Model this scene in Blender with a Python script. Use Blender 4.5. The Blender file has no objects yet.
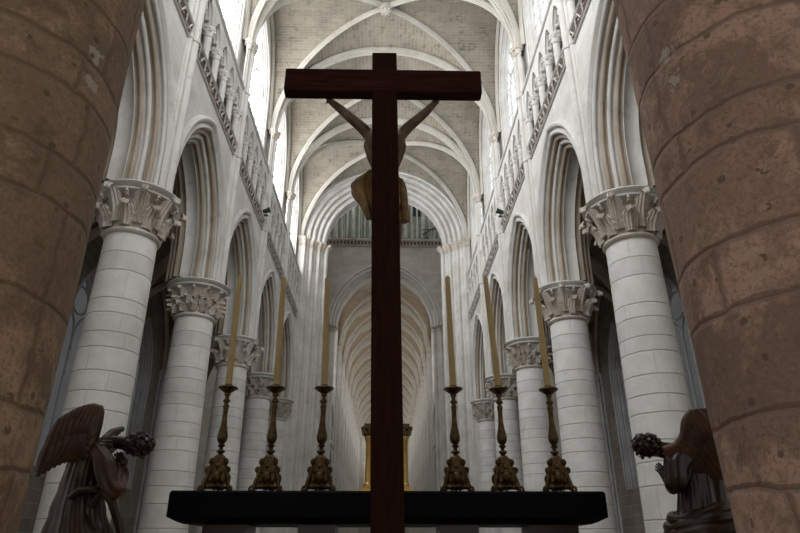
import bpy, math, random
from math import sin, cos, pi, sqrt, hypot, atan2, radians
from mathutils import Vector, Matrix
random.seed(7)
S = bpy.context.scene
COL = S.collection

# ------------------------------------------------------------------ camera
FPX = 615.0
PITCH = math.atan(284.5/FPX)
YAW = math.atan(15.5*cos(PITCH)/FPX)
CAM = Vector((0.19, 0.0, 1.6))
cd = bpy.data.cameras.new('camera'); cd.sensor_width = 36; cd.lens = 36*FPX/800; cd.clip_end = 400; cd.clip_start = .05
co = bpy.data.objects.new('camera', cd); COL.objects.link(co)
co.location = CAM; co.rotation_euler = (pi/2+PITCH, 0, -YAW)
S.camera = co
_F = Vector((sin(YAW)*cos(PITCH), cos(YAW)*cos(PITCH), sin(PITCH)))
_R = Vector((cos(YAW), -sin(YAW), 0)); _U = _R.cross(_F)
def at(x, y, Y):
    """world point on the plane Y that the photograph shows at pixel x, y"""
    d = _F + _R*((x-400)/FPX) + _U*((266.5-y)/FPX)
    return CAM + d*((Y-CAM.y)/d.y)

# ------------------------------------------------------------------ mesh builder
class MB:
    def __init__(s): s.v = []; s.f = []; s.uv = {}
    def vert(s, p): s.v.append(tuple(p)); return len(s.v)-1
    def grid(s, rows, closed_u=False, closed_v=False, uv=None):
        n = len(rows); m = len(rows[0]); b = len(s.v)
        for i, r in enumerate(rows):
            for j, p in enumerate(r):
                s.v.append(tuple(p))
                if uv: s.uv[b+i*m+j] = uv[i][j]
        for i in range(n if closed_u else n-1):
            for j in range(m if closed_v else m-1):
                i2 = (i+1) % n; j2 = (j+1) % m
                s.f.append((b+i*m+j, b+i*m+j2, b+i2*m+j2, b+i2*m+j))
        return b
    def box(s, x0, x1, y0, y1, z0, z1, rot=None, bev=0):
        c = Vector(((x0+x1)/2, (y0+y1)/2, (z0+z1)/2)); h = Vector(((x1-x0)/2, (y1-y0)/2, (z1-z0)/2))
        b = len(s.v)
        if bev <= 0:
            for dx in (-1, 1):
                for dy in (-1, 1):
                    for dz in (-1, 1):
                        p = Vector((dx*h.x, dy*h.y, dz*h.z))
                        if rot: p = rot @ p
                        s.v.append(tuple(c+p))
            for q in ((0,1,3,2),(4,6,7,5),(0,4,5,1),(2,3,7,6),(0,2,6,4),(1,5,7,3)): s.f.append(tuple(b+k for k in q))
        else:
            rings = []
            for z, k in ((-h.z, bev), (-h.z+bev, 0), (h.z-bev, 0), (h.z, bev)):
                rg = []
                X = h.x-k; Y = h.y-k
                for px, py in ((-X+bev, -Y), (X-bev, -Y), (X, -Y+bev), (X, Y-bev), (X-bev, Y), (-X+bev, Y), (-X, Y-bev), (-X, -Y+bev)):
                    p = Vector((px, py, z))
                    if rot: p = rot @ p
                    rg.append(c+p)
                rings.append(rg)
            b = s.grid(rings, closed_v=True)
            s.f.append(tuple(b+k for k in range(7, -1, -1))); s.f.append(tuple(b+24+k for k in range(8)))
    def lathe(s, prof, cx=0, cy=0, n=24, cap=True, mod=None):
        rows = []
        for r, z in prof:
            rows.append([(cx+(r*(mod(2*pi*k/n, z) if mod else 1))*cos(2*pi*k/n), cy+(r*(mod(2*pi*k/n, z) if mod else 1))*sin(2*pi*k/n), z) for k in range(n)])
        b = s.grid(rows, closed_v=True)
        if cap:
            s.f.append(tuple(b+k for k in range(n-1, -1, -1))); s.f.append(tuple(b+(len(rows)-1)*n+k for k in range(n)))
    def tube(s, pts, rad, n=8, cap=True):
        pts = [Vector(p) for p in pts]; rows = []
        up = None
        for i, p in enumerate(pts):
            t = (pts[min(i+1, len(pts)-1)]-pts[max(i-1, 0)]).normalized()
            if up is None: up = t.orthogonal().normalized()
            up = (up - t*up.dot(t)).normalized(); w = t.cross(up)
            r = rad[i] if isinstance(rad, (list, tuple)) else rad
            rows.append([p+up*(r*cos(2*pi*k/n))+w*(r*sin(2*pi*k/n)) for k in range(n)])
        b = s.grid(rows, closed_v=True)
        if cap:
            s.f.append(tuple(b+k for k in range(n-1, -1, -1))); s.f.append(tuple(b+(len(rows)-1)*n+k for k in range(n)))
    def ball(s, c, r, n=10, m=6, sq=(1, 1, 1), rot=None):
        rows = []
        for i in range(m+1):
            a = pi*i/m
            row = []
            for k in range(n):
                p = Vector((r*sin(a)*cos(2*pi*k/n)*sq[0], r*sin(a)*sin(2*pi*k/n)*sq[1], r*cos(a)*sq[2]))
                if rot: p = rot @ p
                row.append(Vector(c)+p)
            rows.append(row)
        s.grid(rows, closed_v=True)
    def build(s, name, m, parent=None, smooth=True, ang=35, bump=None):
        me = bpy.data.meshes.new(name); me.from_pydata(s.v, [], s.f); me.validate(); 
        if s.uv:
            uvl = me.uv_layers.new(name='UVMap')
            for l in me.loops: uvl.data[l.index].uv = s.uv.get(l.vertex_index, (0, 0))
        me.materials.append(m)
        if smooth:
            me.polygons.foreach_set('use_smooth', [True]*len(me.polygons)); me.set_sharp_from_angle(angle=radians(ang))
        o = bpy.data.objects.new(name, me); COL.objects.link(o)
        if parent: o.parent = parent
        return o

def empty(name, loc=(0, 0, 0), rz=0):
    o = bpy.data.objects.new(name, None); o.location = loc; o.rotation_euler = (0, 0, rz); o.empty_display_size = .2
    COL.objects.link(o); return o
def tag(o, label=None, cat=None, group=None, kind=None):
    if label: o['label'] = label
    if cat: o['category'] = cat
    if group: o['group'] = group
    if kind: o['kind'] = kind
    return o
def struct(o): o['kind'] = 'structure'; return o
def copy_tree(o, parent=None):
    c = o.copy(); COL.objects.link(c); c.parent = parent
    for ch in list(o.children): copy_tree(ch, c)
    return c

# ------------------------------------------------------------------ materials
class NT:
    def __init__(s, name):
        s.m = bpy.data.materials.new(name); s.m.use_nodes = True; s.t = s.m.node_tree; s.n = s.t.nodes; s.l = s.t.links
        s.b = s.n['Principled BSDF']
    def node(s, t, **kw):
        n = s.n.new(t)
        for k, v in kw.items(): setattr(n, k, v)
        return n
    def link(s, a, b): s.l.new(a, b)
    def put(s, sock, v):
        if hasattr(v, 'is_output') or isinstance(v, bpy.types.NodeSocket): s.l.new(v, sock)
        else: sock.default_value = v
    def math(s, op, a, b=None, c=None, clamp=False):
        n = s.node('ShaderNodeMath', operation=op, use_clamp=clamp)
        s.put(n.inputs[0], a)
        if b is not None: s.put(n.inputs[1], b)
        if c is not None: s.put(n.inputs[2], c)
        return n.outputs[0]
    def mix(s, f, a, b, mode='MIX'):
        n = s.node('ShaderNodeMix', data_type='RGBA', blend_type=mode)
        s.put(n.inputs[0], f); s.put(n.inputs[6], a if not isinstance(a, tuple) else (*a, 1)[:4]); s.put(n.inputs[7], b if not isinstance(b, tuple) else (*b, 1)[:4])
        return n.outputs[2]
    def noise(s, vec, scale, detail=4, rough=.55):
        n = s.node('ShaderNodeTexNoise'); n.inputs['Scale'].default_value = scale; n.inputs['Detail'].default_value = detail; n.inputs['Roughness'].default_value = rough
        if vec is not None: s.link(vec, n.inputs['Vector'])
        return n.outputs[0]
    def ramp(s, v, lo, hi):
        n = s.node('ShaderNodeMapRange'); s.put(n.inputs[0], v); n.inputs[1].default_value = lo; n.inputs[2].default_value = hi; return n.outputs[0]
    def comb(s, x, y, z=0.0):
        n = s.node('ShaderNodeCombineXYZ'); s.put(n.inputs[0], x); s.put(n.inputs[1], y); s.put(n.inputs[2], z); return n.outputs[0]
    def obj(s): 
        n = s.node('ShaderNodeTexCoord'); return n.outputs['Object']
    def sep(s, v):
        n = s.node('ShaderNodeSeparateXYZ'); s.link(v, n.inputs[0]); return n.outputs
    def bump(s, h, strength=.4, dist=.02):
        n = s.node('ShaderNodeBump'); n.inputs['Strength'].default_value = strength; n.inputs['Distance'].default_value = dist
        s.link(h, n.inputs['Height']); s.link(n.outputs[0], s.b.inputs['Normal'])
    def color(s, c): s.put(s.b.inputs['Base Color'], c)

def stone(name, c1, c2, mode=None, row=.45, width=.9, mortar=(.3, .28, .25), ms=.012, rough=.9, spots=.0, uv=False):
    """pale dressed limestone, with courses of ashlar when mode names the two axes of the wall"""
    t = NT(name); o = t.obj(); x, y, z = t.sep(o)
    n1 = t.noise(o, .9, 6, .6); n2 = t.noise(o, 14, 4, .6)
    base = t.mix(t.ramp(n1, .35, .65), c1, c2)
    base = t.mix(t.math('MULTIPLY', t.ramp(n2, .3, .7), .25), base, tuple(k*.72 for k in c1))
    if spots:
        n3 = t.noise(o, 2.3, 8, .7)
        base = t.mix(t.math('MULTIPLY', t.ramp(n3, .56, .66), spots), base, tuple(k*.55 for k in c2))
    h = n2
    if mode or uv:
        if uv:
            vec = t.node('ShaderNodeTexCoord').outputs['UV']
        else:
            a = {'x': x, 'y': y}[mode[0]]
            vec = t.comb(a, z)
        b = t.node('ShaderNodeTexBrick'); b.offset = .5
        t.link(vec, b.inputs['Vector']); b.inputs['Scale'].default_value = 1
        b.inputs['Brick Width'].default_value = width; b.inputs['Row Height'].default_value = row; b.inputs['Mortar Size'].default_value = ms
        b.inputs['Mortar Smooth'].default_value = .4; b.inputs['Color1'].default_value = (1, 1, 1, 1); b.inputs['Color2'].default_value = (.8, .78, .76, 1); b.inputs['Mortar'].default_value = (1, 1, 1, 1)
        b.inputs['Bias'].default_value = -.2
        base = t.mix(1.0, base, b.outputs['Color'], 'MULTIPLY')
        base = t.mix(t.math('MULTIPLY', b.outputs['Fac'], .75), base, mortar)
        h = t.math('SUBTRACT', t.math('MULTIPLY', n2, .4), b.outputs['Fac'])
    t.color(base); t.b.inputs['Roughness'].default_value = rough; t.bump(h, .35, .015)
    return t.m

def drums(name, joints, c1, c2, mortar, jw=.012, wob=.0, nvert=5, vert=1.0, pits=0.0, rad=.65, patches=(), mottle=.5, seed=0., ramp_tone=.18, rough_stone=False):
    """column shaft laid in courses at the listed heights"""
    t = NT(name); o = t.obj(); x, y, z = t.sep(o)
    n1 = t.noise(o, 2.2, 7, .62); n2 = t.noise(o, 22, 4, .6); n3 = t.noise(o, 6.0, 3, .5)
    zz = z
    if wob: zz = t.math('ADD', z, t.math('MULTIPLY', t.math('SUBTRACT', t.noise(o, 3.0, 3), .5), wob))
    j = None; cid = None
    for zj in joints:
        d = t.math('ABSOLUTE', t.math('SUBTRACT', zz, zj))
        m = t.math('SUBTRACT', 1.0, t.math('DIVIDE', d, jw), clamp=True)
        g = t.math('GREATER_THAN', zz, zj)
        j = m if j is None else t.math('MAXIMUM', j, m)
        cid = g if cid is None else t.math('ADD', cid, g)
    wn = t.node('ShaderNodeTexWhiteNoise', noise_dimensions='1D'); t.put(wn.inputs['W'], t.math('ADD', cid, 3.3+seed))
    ang = t.math('DIVIDE', t.math('ARCTAN2', y, x), 2*pi)
    k = t.math('FRACT', t.math('ADD', t.math('MULTIPLY', ang, float(nvert)), t.math('MULTIPLY', wn.outputs['Value'], 7.0)))
    k = t.math('ABSOLUTE', t.math('SUBTRACT', t.math('ADD', k, t.math('MULTIPLY', t.math('SUBTRACT', n3, .5), wob)), .5))
    vj = t.math('SUBTRACT', 1.0, t.math('DIVIDE', k, jw*nvert/(2*pi*rad)), clamp=True)
    j = t.math('MAXIMUM', j, t.math('MULTIPLY', vj, vert))
    base = t.mix(t.ramp(n1, .38, .62), c1, c2)
    base = t.mix(t.math('MULTIPLY', t.ramp(n2, .4, .75), mottle), base, tuple(q*.6 for q in c1))
    tone = t.math('SUBTRACT', 1.0, t.math('MULTIPLY', wn.outputs['Value'], ramp_tone))
    tc = t.comb(tone, tone, tone)
    base = t.mix(1.0, base, tc, 'MULTIPLY')
    if rough_stone:
        n5 = t.noise(o, 1.1, 8, .72); n6 = t.noise(o, 45, 3, .7); n7 = t.noise(o, 3.6, 6, .7)
        base = t.mix(t.math('MULTIPLY', t.ramp(n5, .50, .58), .6), base, tuple(min(1, q*1.55) for q in c1))
        base = t.mix(t.math('MULTIPLY', t.ramp(n7, .54, .64), .7), base, tuple(q*.55 for q in c2))
        base = t.mix(t.math('MULTIPLY', t.ramp(n6, .50, .66), .7), base, tuple(q*.45 for q in c1))
    if pits:
        v = t.node('ShaderNodeTexVoronoi'); v.inputs['Scale'].default_value = 7.5; t.link(o, v.inputs['Vector'])
        p = t.math('MULTIPLY', t.math('LESS_THAN', t.math('ADD', v.outputs['Distance'], t.math('MULTIPLY', n2, .16)), .25), t.math('GREATER_THAN', n3, .5))
        base = t.mix(t.math('MULTIPLY', p, pits), base, tuple(q*.32 for q in c1))
        j2 = t.math('MAXIMUM', j, t.math('MULTIPLY', p, .7))
    else: j2 = j
    base = t.mix(t.math('MULTIPLY', t.math('POWER', j, .6), .85), base, mortar)
    for (px, py, pz, pr, pc) in patches:
        vd = t.node('ShaderNodeVectorMath', operation='DISTANCE'); t.link(o, vd.inputs[0]); vd.inputs[1].default_value = (px, py, pz)
        q = t.math('LESS_THAN', t.math('ADD', vd.outputs['Value'], t.math('MULTIPLY', n2, pr*4)), pr*2.9)
        base = t.mix(q, base, pc)
    t.color(base); t.b.inputs['Roughness'].default_value = .88
    t.bump(t.math('SUBTRACT', t.math('MULTIPLY', t.math('ADD', n2, n1), .45), j2), .6, .02)
    return t.m

def simple(name, c1, c2, scale=8, rough=.5, metal=0, bump=.2, stretch=None, spec=.5, coat=0):
    t = NT(name); o = t.obj()
    vec = o
    if stretch:
        mp = t.node('ShaderNodeMapping'); mp.inputs['Scale'].default_value = stretch; t.link(o, mp.inputs[0]); vec = mp.outputs[0]
    n = t.noise(vec, scale, 5, .6)
    t.color(t.mix(t.ramp(n, .35, .68), c1, c2)); t.b.inputs['Roughness'].default_value = rough; t.b.inputs['Metallic'].default_value = metal
    t.b.inputs['Specular IOR Level'].default_value = spec
    if bump: t.bump(n, bump, .01)
    return t.m

def glow(name, col, strength, lead=None):
    """daylit window glass: gives the light of the bright sky through it"""
    t = NT(name); o = t.obj(); x, y, z = t.sep(o)
    e = t.node('ShaderNodeEmission'); 
    n = t.noise(o, 1.3, 3)
    c = t.mix(t.ramp(n, .3, .7), tuple(k*.8 for k in col), col)
    if lead:
        b = t.node('ShaderNodeTexBrick'); t.link(t.comb(y, z), b.inputs['Vector']); b.offset = 0
        b.inputs['Scale'].default_value = 1; b.inputs['Brick Width'].default_value = lead; b.inputs['Row Height'].default_value = lead*1.3; b.inputs['Mortar Size'].default_value = .02
        b.inputs['Color1'].default_value = (1, 1, 1, 1); b.inputs['Color2'].default_value = (.55, .6, .7, 1); b.inputs['Mortar'].default_value = (.1, .1, .11, 1)
        c = t.mix(1.0, c, b.outputs['Color'], 'MULTIPLY')
    t.put(e.inputs[0], c); e.inputs[1].default_value = strength
    t.n.remove(t.b); t.link(e.outputs[0], t.n['Material Output'].inputs[0])
    return t.m

M = {}
M['wall'] = stone('pale ashlar wall', (.62, .61, .58), (.54, .52, .48), 'yz', row=.42, width=.8, mortar=(.40, .39, .36), spots=.3, ms=.008)
M['wallx'] = stone('pale ashlar cross wall', (.50, .48, .44), (.42, .39, .34), 'xz', row=.42, width=.8, mortar=(.3, .28, .25), spots=.2, ms=.01)
M['mould'] = stone('pale moulded stone', (.60, .585, .56), (.47, .44, .39), spots=.4)
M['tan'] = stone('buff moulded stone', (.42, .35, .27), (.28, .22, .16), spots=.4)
M['rib'] = stone('rib stone', (.50, .47, .42), (.40, .37, .31), spots=.3)
M['web'] = stone('vault web masonry', (.33, .29, .225), (.22, .19, .15), uv=True, row=.2, width=.5, mortar=(.38, .35, .29), ms=.010, spots=.8)
M['frieze'] = stone('carved frieze stone', (.56, .52, .48), (.42, .36, .31), spots=.3)
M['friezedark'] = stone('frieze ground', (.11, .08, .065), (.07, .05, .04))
M['cap'] = stone('carved capital stone', (.58, .54, .48), (.40, .33, .26), spots=.5)
M['webn'] = stone('nave vault web', (.42, .33, .23), (.30, .23, .155), uv=True, row=.3, width=.7, mortar=(.38, .33, .26), ms=.014, spots=.5)
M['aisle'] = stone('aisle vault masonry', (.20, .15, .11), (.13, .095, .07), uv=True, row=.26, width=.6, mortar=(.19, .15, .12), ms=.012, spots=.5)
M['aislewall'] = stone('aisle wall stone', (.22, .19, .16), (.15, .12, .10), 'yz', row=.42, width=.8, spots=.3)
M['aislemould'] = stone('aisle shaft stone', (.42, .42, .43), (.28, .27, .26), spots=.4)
M['floor'] = stone('floor flags', (.30, .28, .25), (.22, .2, .18), 'yz')
M['lantern'] = stone('weathered lantern stone', (.46, .48, .43), (.30, .33, .29), spots=.6)
M['wood'] = simple('dark walnut', (.018, .005, .003), (.032, .009, .005), 5, .7, spec=.08, stretch=(6, 6, .7), bump=.25)
M['woodbar'] = simple('dark walnut crossbar', (.018, .005, .003), (.05, .014, .007), 5, .7, spec=.08, stretch=(.7, 6, 6), bump=.25)
M['statue'] = simple('dark carved wood', (.018, .009, .007), (.04, .018, .012), 9, .35, bump=.3)
M['wing'] = simple('worn gilded wood', (.03, .013, .007), (.11, .045, .014), 6, .45, bump=.3)
M['robeg'] = simple('bronze gilded drapery', (.02, .01, .007), (.06, .03, .015), 5, .35, bump=.2)
M['flesh'] = simple('gilded figure', (.07, .042, .022), (.20, .125, .06), 8, .5, bump=.3)
M['cloth'] = simple('gilded cloth', (.10, .055, .02), (.34, .20, .06), 9, .45, bump=.3)
M['slab'] = simple('black marble', (.002, .003, .003), (.004, .005, .005), 4, .6, bump=0, spec=.06)
M['ledge'] = simple('red veined marble', (.10, .04, .03), (.22, .13, .10), 7, .35)
M['brass'] = simple('aged gilt brass', (.05, .03, .012), (.15, .09, .03), 20, .4, metal=.7, bump=.3)
M['gilt'] = simple('bright gilt', (.55, .34, .08), (.75, .50, .16), 10, .35, metal=.7, bump=.15)
M['darkgilt'] = simple('darkened gilt', (.05, .035, .018), (.12, .08, .03), 10, .4, metal=.5, bump=.15)
M['wax'] = simple('yellow wax', (.42, .30, .12), (.49, .36, .16), 6, .5, bump=0)
M['wick'] = simple('charred wick', (.02, .02, .02), (.03, .03, .03), 6, .9, bump=0)
M['iron'] = simple('dark iron', (.02, .025, .03), (.04, .05, .06), 6, .5, metal=.4, bump=0)
M['glassL'] = glow('bright clerestory glass', (.95, .97, 1), 9.5)
M['glassR'] = glow('clerestory glass', (.84, .92, 1.0), 1.6)
M['glassA'] = glow('dim leaded glass', (.62, .63, .64), .10)
M['glassN'] = glow('nave window glass', (1, .98, .95), 2.0)
M['glassE'] = glow('apse window glass', (.92, .96, 1), 10.0)
M['glassF'] = glow('shaded apse window glass', (.92, .96, 1), 4.5)
M['glassT'] = glow('lantern window glass', (1, .99, .97), 6.0)

# ------------------------------------------------------------------ arches
def pointed(a, h):
    """radius of a pointed arch of half span a and rise h"""
    return (a*a+h*h)/(2*a)
def arch(a, zs, R, r=0., z0=None, n=14, stilt=1):
    """points (s, z) of a pointed arch offset inwards by r, both legs included"""
    c = R-a; Rr = R-r; left = []
    if z0 is not None: left.append((-(a-r), z0))
    tm = math.acos(max(-1, min(1, c/Rr)))
    for i in range(n+1):
        th = tm*i/n
        left.append((c-Rr*cos(th), zs+Rr*sin(th)))
    right = [(-p[0], p[1]) for p in left[:-1]][::-1]
    return left+right
def sweep_arch(mb, a, zs, R, prof, mapf, z0=None, n=14):
    rows = []
    for d, r in prof:
        rows.append([mapf(s, z, d) for s, z in arch(a, zs, R, r, z0, n)])
    mb.grid(rows)
def panel(mb, s0, s1, zb, zt, a, zs, R, z0, mapf, d, n=14):
    """wall face with a pointed opening"""
    pts = arch(a, zs, R, 0, z0, n)
    mb.grid([[mapf(s, z, d) for s, z in pts], [mapf(s, zt, d) for s, z in pts]])
    mb.grid([[mapf(s0, z, d), mapf(-a, z, d)] for z in (zb, z0, zt)])
    mb.grid([[mapf(a, z, d), mapf(s1, z, d)] for z in (zb, z0, zt)])
    if z0 > zb+1e-4: mb.grid([[mapf(-a, z, d), mapf(a, z, d)] for z in (zb, z0)])
def rolls(p0, p1, k, amp, per=6, side=1, alt=.5):
    """a run of k roll mouldings between two profile points"""
    out = []; dx = p1[0]-p0[0]; dy = p1[1]-p0[1]; L = hypot(dx, dy); nx, ny = -dy/L*side, dx/L*side
    for i in range(k*per+1):
        t = i/(k*per); ph = t*k
        am = amp*(1 if int(min(ph, k-1e-6)) % 2 == 0 else alt)
        b = am*abs(sin(pi*ph))**.6
        out.append((p0[0]+dx*t+nx*b, p0[1]+dy*t+ny*b))
    return out

def vault(mb, xc, hw, y0, y1, zs, rise, n=12):
    """quadripartite web; returns height function of the normalised arch"""
    R = pointed(hw, rise); yc = (y0+y1)/2; hy = (y1-y0)/2
    def h(t):
        x = abs(t)*hw
        return sqrt(max(0, R*R-(x+R-hw)**2))
    def arc(t):  # arc length from the springing
        return R*(math.acos((R-hw)/R)-math.acos(min(1, (R-hw+(1-abs(t))*0+abs(t)*hw)/R)))
    def al(t): return R*math.acos(min(1, (abs(t)*hw+R-hw)/R))
    m = 16
    for kind in (0, 1):
        for sg in (-1, 1):
            rows = []; uvs = []
            for i in range(n+1):
                t = i/n; row = []; uv = []
                for k in range(-m//2, m//2+1):
                    w = k/(m/2)*t
                    if kind == 0: u, v = sg*t, w
                    else: u, v = w, sg*t
                    z = zs+h(min(abs(u), abs(v)) if True else 0)
                    # main barrel depends on u, side barrel depends on v: the higher one shows
                    row.append((xc+u*hw, yc+v*hy, zs+h(min(abs(u), abs(v)))))
                    if kind == 0: uv.append((u*hw, al(v)+(.0 if v > 0 else 50)))
                    else: uv.append((v*hy+30, al(u)+(.0 if u > 0 else 50)))
                rows.append(row); uvs.append(uv)
            mb.grid(rows, uv=uvs)
    return h
RIBP = [(-.17, .05), (-.17, -.10), (-.12, -.16), (-.13, -.22), (-.07, -.26), (-.065, -.33), (0, -.38), (.065, -.33), (.07, -.26), (.13, -.22), (.12, -.16), (.17, -.10), (.17, .05)]
def rib(mb, pts, sc=1.0, prof=RIBP):
    pts = [Vector(p) for p in pts]; rows = []
    d = (pts[-1]-pts[0]); d.z = 0; d.normalize(); side = Vector((-d.y, d.x, 0))
    for i, p in enumerate(pts):
        t = (pts[min(i+1, len(pts)-1)]-pts[max(i-1, 0)]).normalized()
        up = t.cross(side)
        if up.z < 0 and abs(up.z) > .02: up = -up
        # keep "up" pointing out of the vault on both haunches
        mid = (pts[0]+pts[-1])/2
        if up.dot(p-Vector((mid.x, mid.y, mid.z-2))) < 0: up = -up
        sd = up.cross(t); 
        if sd.dot(side) < 0: sd = -sd
        rows.append([p+sd*(a*sc)+up*(b*sc) for a, b in prof])
    mb.grid(rows, closed_v=True)

def leaf(mb, base, ang, r0, h, out, w, curl=.1, lobes=True):
    """one fluted acanthus leaf growing up the bell of a capital and curling over at its tip"""
    er = Vector((cos(ang), sin(ang), 0)); et = Vector((-sin(ang), cos(ang), 0))
    rows = []; n = 16
    for i in range(n+1):
        t = i/n
        if t < .72:
            q = t/.72; rr = r0+.02+out*q**2; z = (h-curl*.5)*q
        else:
            q = (t-.72)/.28*pi*1.15; rr = r0+.02+out+curl*.5*(1-cos(q)); z = h-curl*.5+curl*.5*sin(q)*1.1
        ww = w*(.62+.5*sin(pi*min(1, t*1.1)))*(1-.5*max(0, (t-.72)/.28))
        if lobes: ww *= 1+.24*abs(cos(t*14))-.12
        row = []
        for j in range(-6, 7):
            s = j/6; ridge = .028*(1 if j % 2 == 0 else -.6)*(1-.5*t)
            row.append(base+er*(rr+.05*cos(s*pi/2)+ridge+(.03 if j == 0 else 0)-.06*s*s)+et*(s*ww)+Vector((0, 0, z+.05*h*abs(s)*(1-t))))
        rows.append(row)
    mb.grid(rows)
    mb.ball(base+er*(r0+.05+out+curl*.75)+Vector((0, 0, h-curl*.55)), curl*.36, 8, 6, (1, 1, .9))

# ------------------------------------------------------------------ the choir
YB = [7.5, 13.0, 18.5, 24.1, 29.7, 35.3]
WX = 5.3; WT = 1.5; CX = 6.0
Z_AB = 9.33; Z_STR = 14.3; Z_TRI = 14.75; Z_CL = 17.35; Z_SP = 19.7; RISE = 5.4
SIDE = {-1: 'left', 1: 'right'}
NTH = ['nearest', 'second', 'third', 'fourth', 'fifth']

def order(d, r, dd, rr, q=.06, face=1):
    """one stepped order of an arch: the reveal, then the soffit, with a roll on its arris"""
    pts = [(d, r+rr*.15)]
    cx, cy = d+.02*face, r+rr
    for k in range(9):
        an = -pi*.75+k*pi*1.5/8
        pts.append((d+q*.6*face-q*cos(an+pi*.75)*face*0+q*sin(an)*face*-1*0-q*face*cos(an), r+rr-q*.6+q*sin(an)+q*.3))
    pts.append((d+dd*face*.55, r+rr-.02)); pts.append((d+dd*face*.9, r+rr-.05)); pts.append((d+dd*face, r+rr+.0))
    return pts
def steps(n, d0, r0, d1, r1, q, face=1):
    """n orders between two points; each is a flat, a roll and a deep hollow"""
    out = []; dd = (d1-d0)/n; rr = (r1-r0)/n
    for k in range(n):
        d, r = d0+dd*k, r0+rr*k
        out += [(d, r), (d, r+rr*.35), (d-q*.25, r+rr*.45), (d-q*.3, r+rr*.7), (d-q*.05, r+rr*.92), (d+dd*.12, r+rr*1.02), (d+dd*.32, r+rr*1.0), (d+dd*.42, r+rr*.86), (d+dd*.42, r+rr*.70), (d+dd*.55, r+rr*.52), (d+dd*.78, r+rr*.55), (d+dd*.95, r+rr*.78), (d+dd, r+rr*.95)]
    return out
def arcade_profiles():
    hood = [(.0, -.22), (-.07, -.20), (-.11, -.13), (-.09, -.07), (-.02, -.03), (0, -.02), (0, .02)]
    st = steps(4, 0, .02, .56, .58, .10)
    front = hood+st[:13]
    second = st[12:26]; third = st[25:39]; fourth = st[38:]
    soffit = [(.56, .55)]+rolls((.58, .6), (.94, .6), 1, .10, side=-1)+[(.96, .55)]
    back = [(1.5-d, r) for d, r in steps(3, 0, .0, .54, .58, .12)][::-1]
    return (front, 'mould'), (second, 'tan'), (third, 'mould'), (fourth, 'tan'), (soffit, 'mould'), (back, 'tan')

for sd in (-1, 1):
    wall = MB(); mo = MB()
    outer = []
    for i in range(len(YB)-1):
        y0, y1 = YB[i], YB[i+1]; yc = (y0+y1)/2; hb = (y1-y0)/2
        a = hb-.36; zs = 10.1; R = pointed(a, 3.5)
        mapf = lambda s, z, d, yc=yc: (sd*(WX+d), yc+s, z)
        panel(wall, -hb, hb, Z_AB, Z_STR, a, zs, R, Z_AB, mapf, 0)
        panel(wall, -hb, hb, Z_AB, Z_STR, a, zs, R, Z_AB, mapf, WT)
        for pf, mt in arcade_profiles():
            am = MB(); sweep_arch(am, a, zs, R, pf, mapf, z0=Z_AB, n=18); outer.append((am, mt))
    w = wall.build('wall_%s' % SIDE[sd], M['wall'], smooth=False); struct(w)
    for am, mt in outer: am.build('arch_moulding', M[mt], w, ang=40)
    # upper wall: triforium back, sill, clerestory
    up = MB()
    y0, y1 = YB[0], YB[-1]
    up.grid([[(sd*(WX+.6), y, z) for y in (y0, y1)] for z in (Z_STR, Z_CL)])
    up.grid([[(sd*x, y, Z_TRI) for y in (y0, y1)] for x in (WX-.02, WX+.8)])
    up.grid([[(sd*x, y, Z_CL-.05) for y in (y0, y1)] for x in (WX+.02, WX+.8)])
    for i in range(len(YB)-1):
        yc = (YB[i]+YB[i+1])/2; hb = (YB[i+1]-YB[i])/2; a = 2.15
        mapf = lambda s, z, d, yc=yc: (sd*(WX+.25+d), yc+s, z)
        panel(up, -hb, hb, Z_CL, 25.6, a, 20.9, pointed(a, 3.0), Z_CL+.25, mapf, 0)
    u = up.build('upper_wall', M['wall'], w, smooth=False)

# windows (clerestory)
wn = 0
def window(yc, xg, sd, a, z0, zs, rise, glass, frame_mat, lights=3, depth=.4, axis='y', parent=None, name=None, lead=True):
    global wn
    wn += 1
    R = pointed(a, rise)
    mp = lambda s, z, d: (sd*(xg-depth+d), yc+s, z) if axis == 'y' else (yc+s, xg-depth*sd+d*sd, z)
    fm = MB()
    sweep_arch(fm, a, zs, R, [(0, -.12), (-.04, -.06), (0, 0)]+rolls((0, 0), (depth*.7, .16), 3, .03, side=-1)+[(depth, .18)], mp, z0=z0, n=12)
    root = fm.build('window_%d' % wn, frame_mat, parent); struct(root)
    pts = arch(a, zs, R, .1, z0, 12)
    g = MB(); g.grid([[mp(s, z, depth) for s, z in pts], [mp(s, z0, depth) for s, z in pts]])
    g.build('pane', glass, root, smooth=False)
    t = MB()
    w = 2*a/lights
    for k in range(1, lights):
        s = -a+k*w
        t.tube([mp(s, z0, depth-.1), mp(s, zs+.2, depth-.1)], .05, 6)
    for k in range(lights):
        s = -a+(k+.5)*w
        ar = arch(w/2, zs-.2, pointed(w/2, w*.75), 0, None, 6)
        t.tube([mp(s+q, z, depth-.1) for q, z in ar], .045, 6)
    # foiled circle in the head
    t.tube([mp(.5*a*cos(q*pi/8), zs+rise*.48+.45*a*sin(q*pi/8), depth-.1) for q in range(17)], .045, 6)
    t.build('tracery', frame_mat, root)
    if lead:
        b = MB()
        for k in range(int((zs+rise*.5-z0)/.62)):
            z = z0+.62*(k+1)
            b.tube([mp(-a+.12, z, depth-.03), mp(a-.12, z, depth-.03)], .012, 4)
        b.build('glazing_bars', M['iron'], root)
    return root
for sd in (-1, 1):
    for i in range(len(YB)-1):
        window((YB[i]+YB[i+1])/2, WX+.62, sd, 2.15, Z_CL+.25, 20.9, 3.0, M['glassL'] if sd < 0 else M['glassR'], M['mould'], 4, depth=.36)

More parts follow.
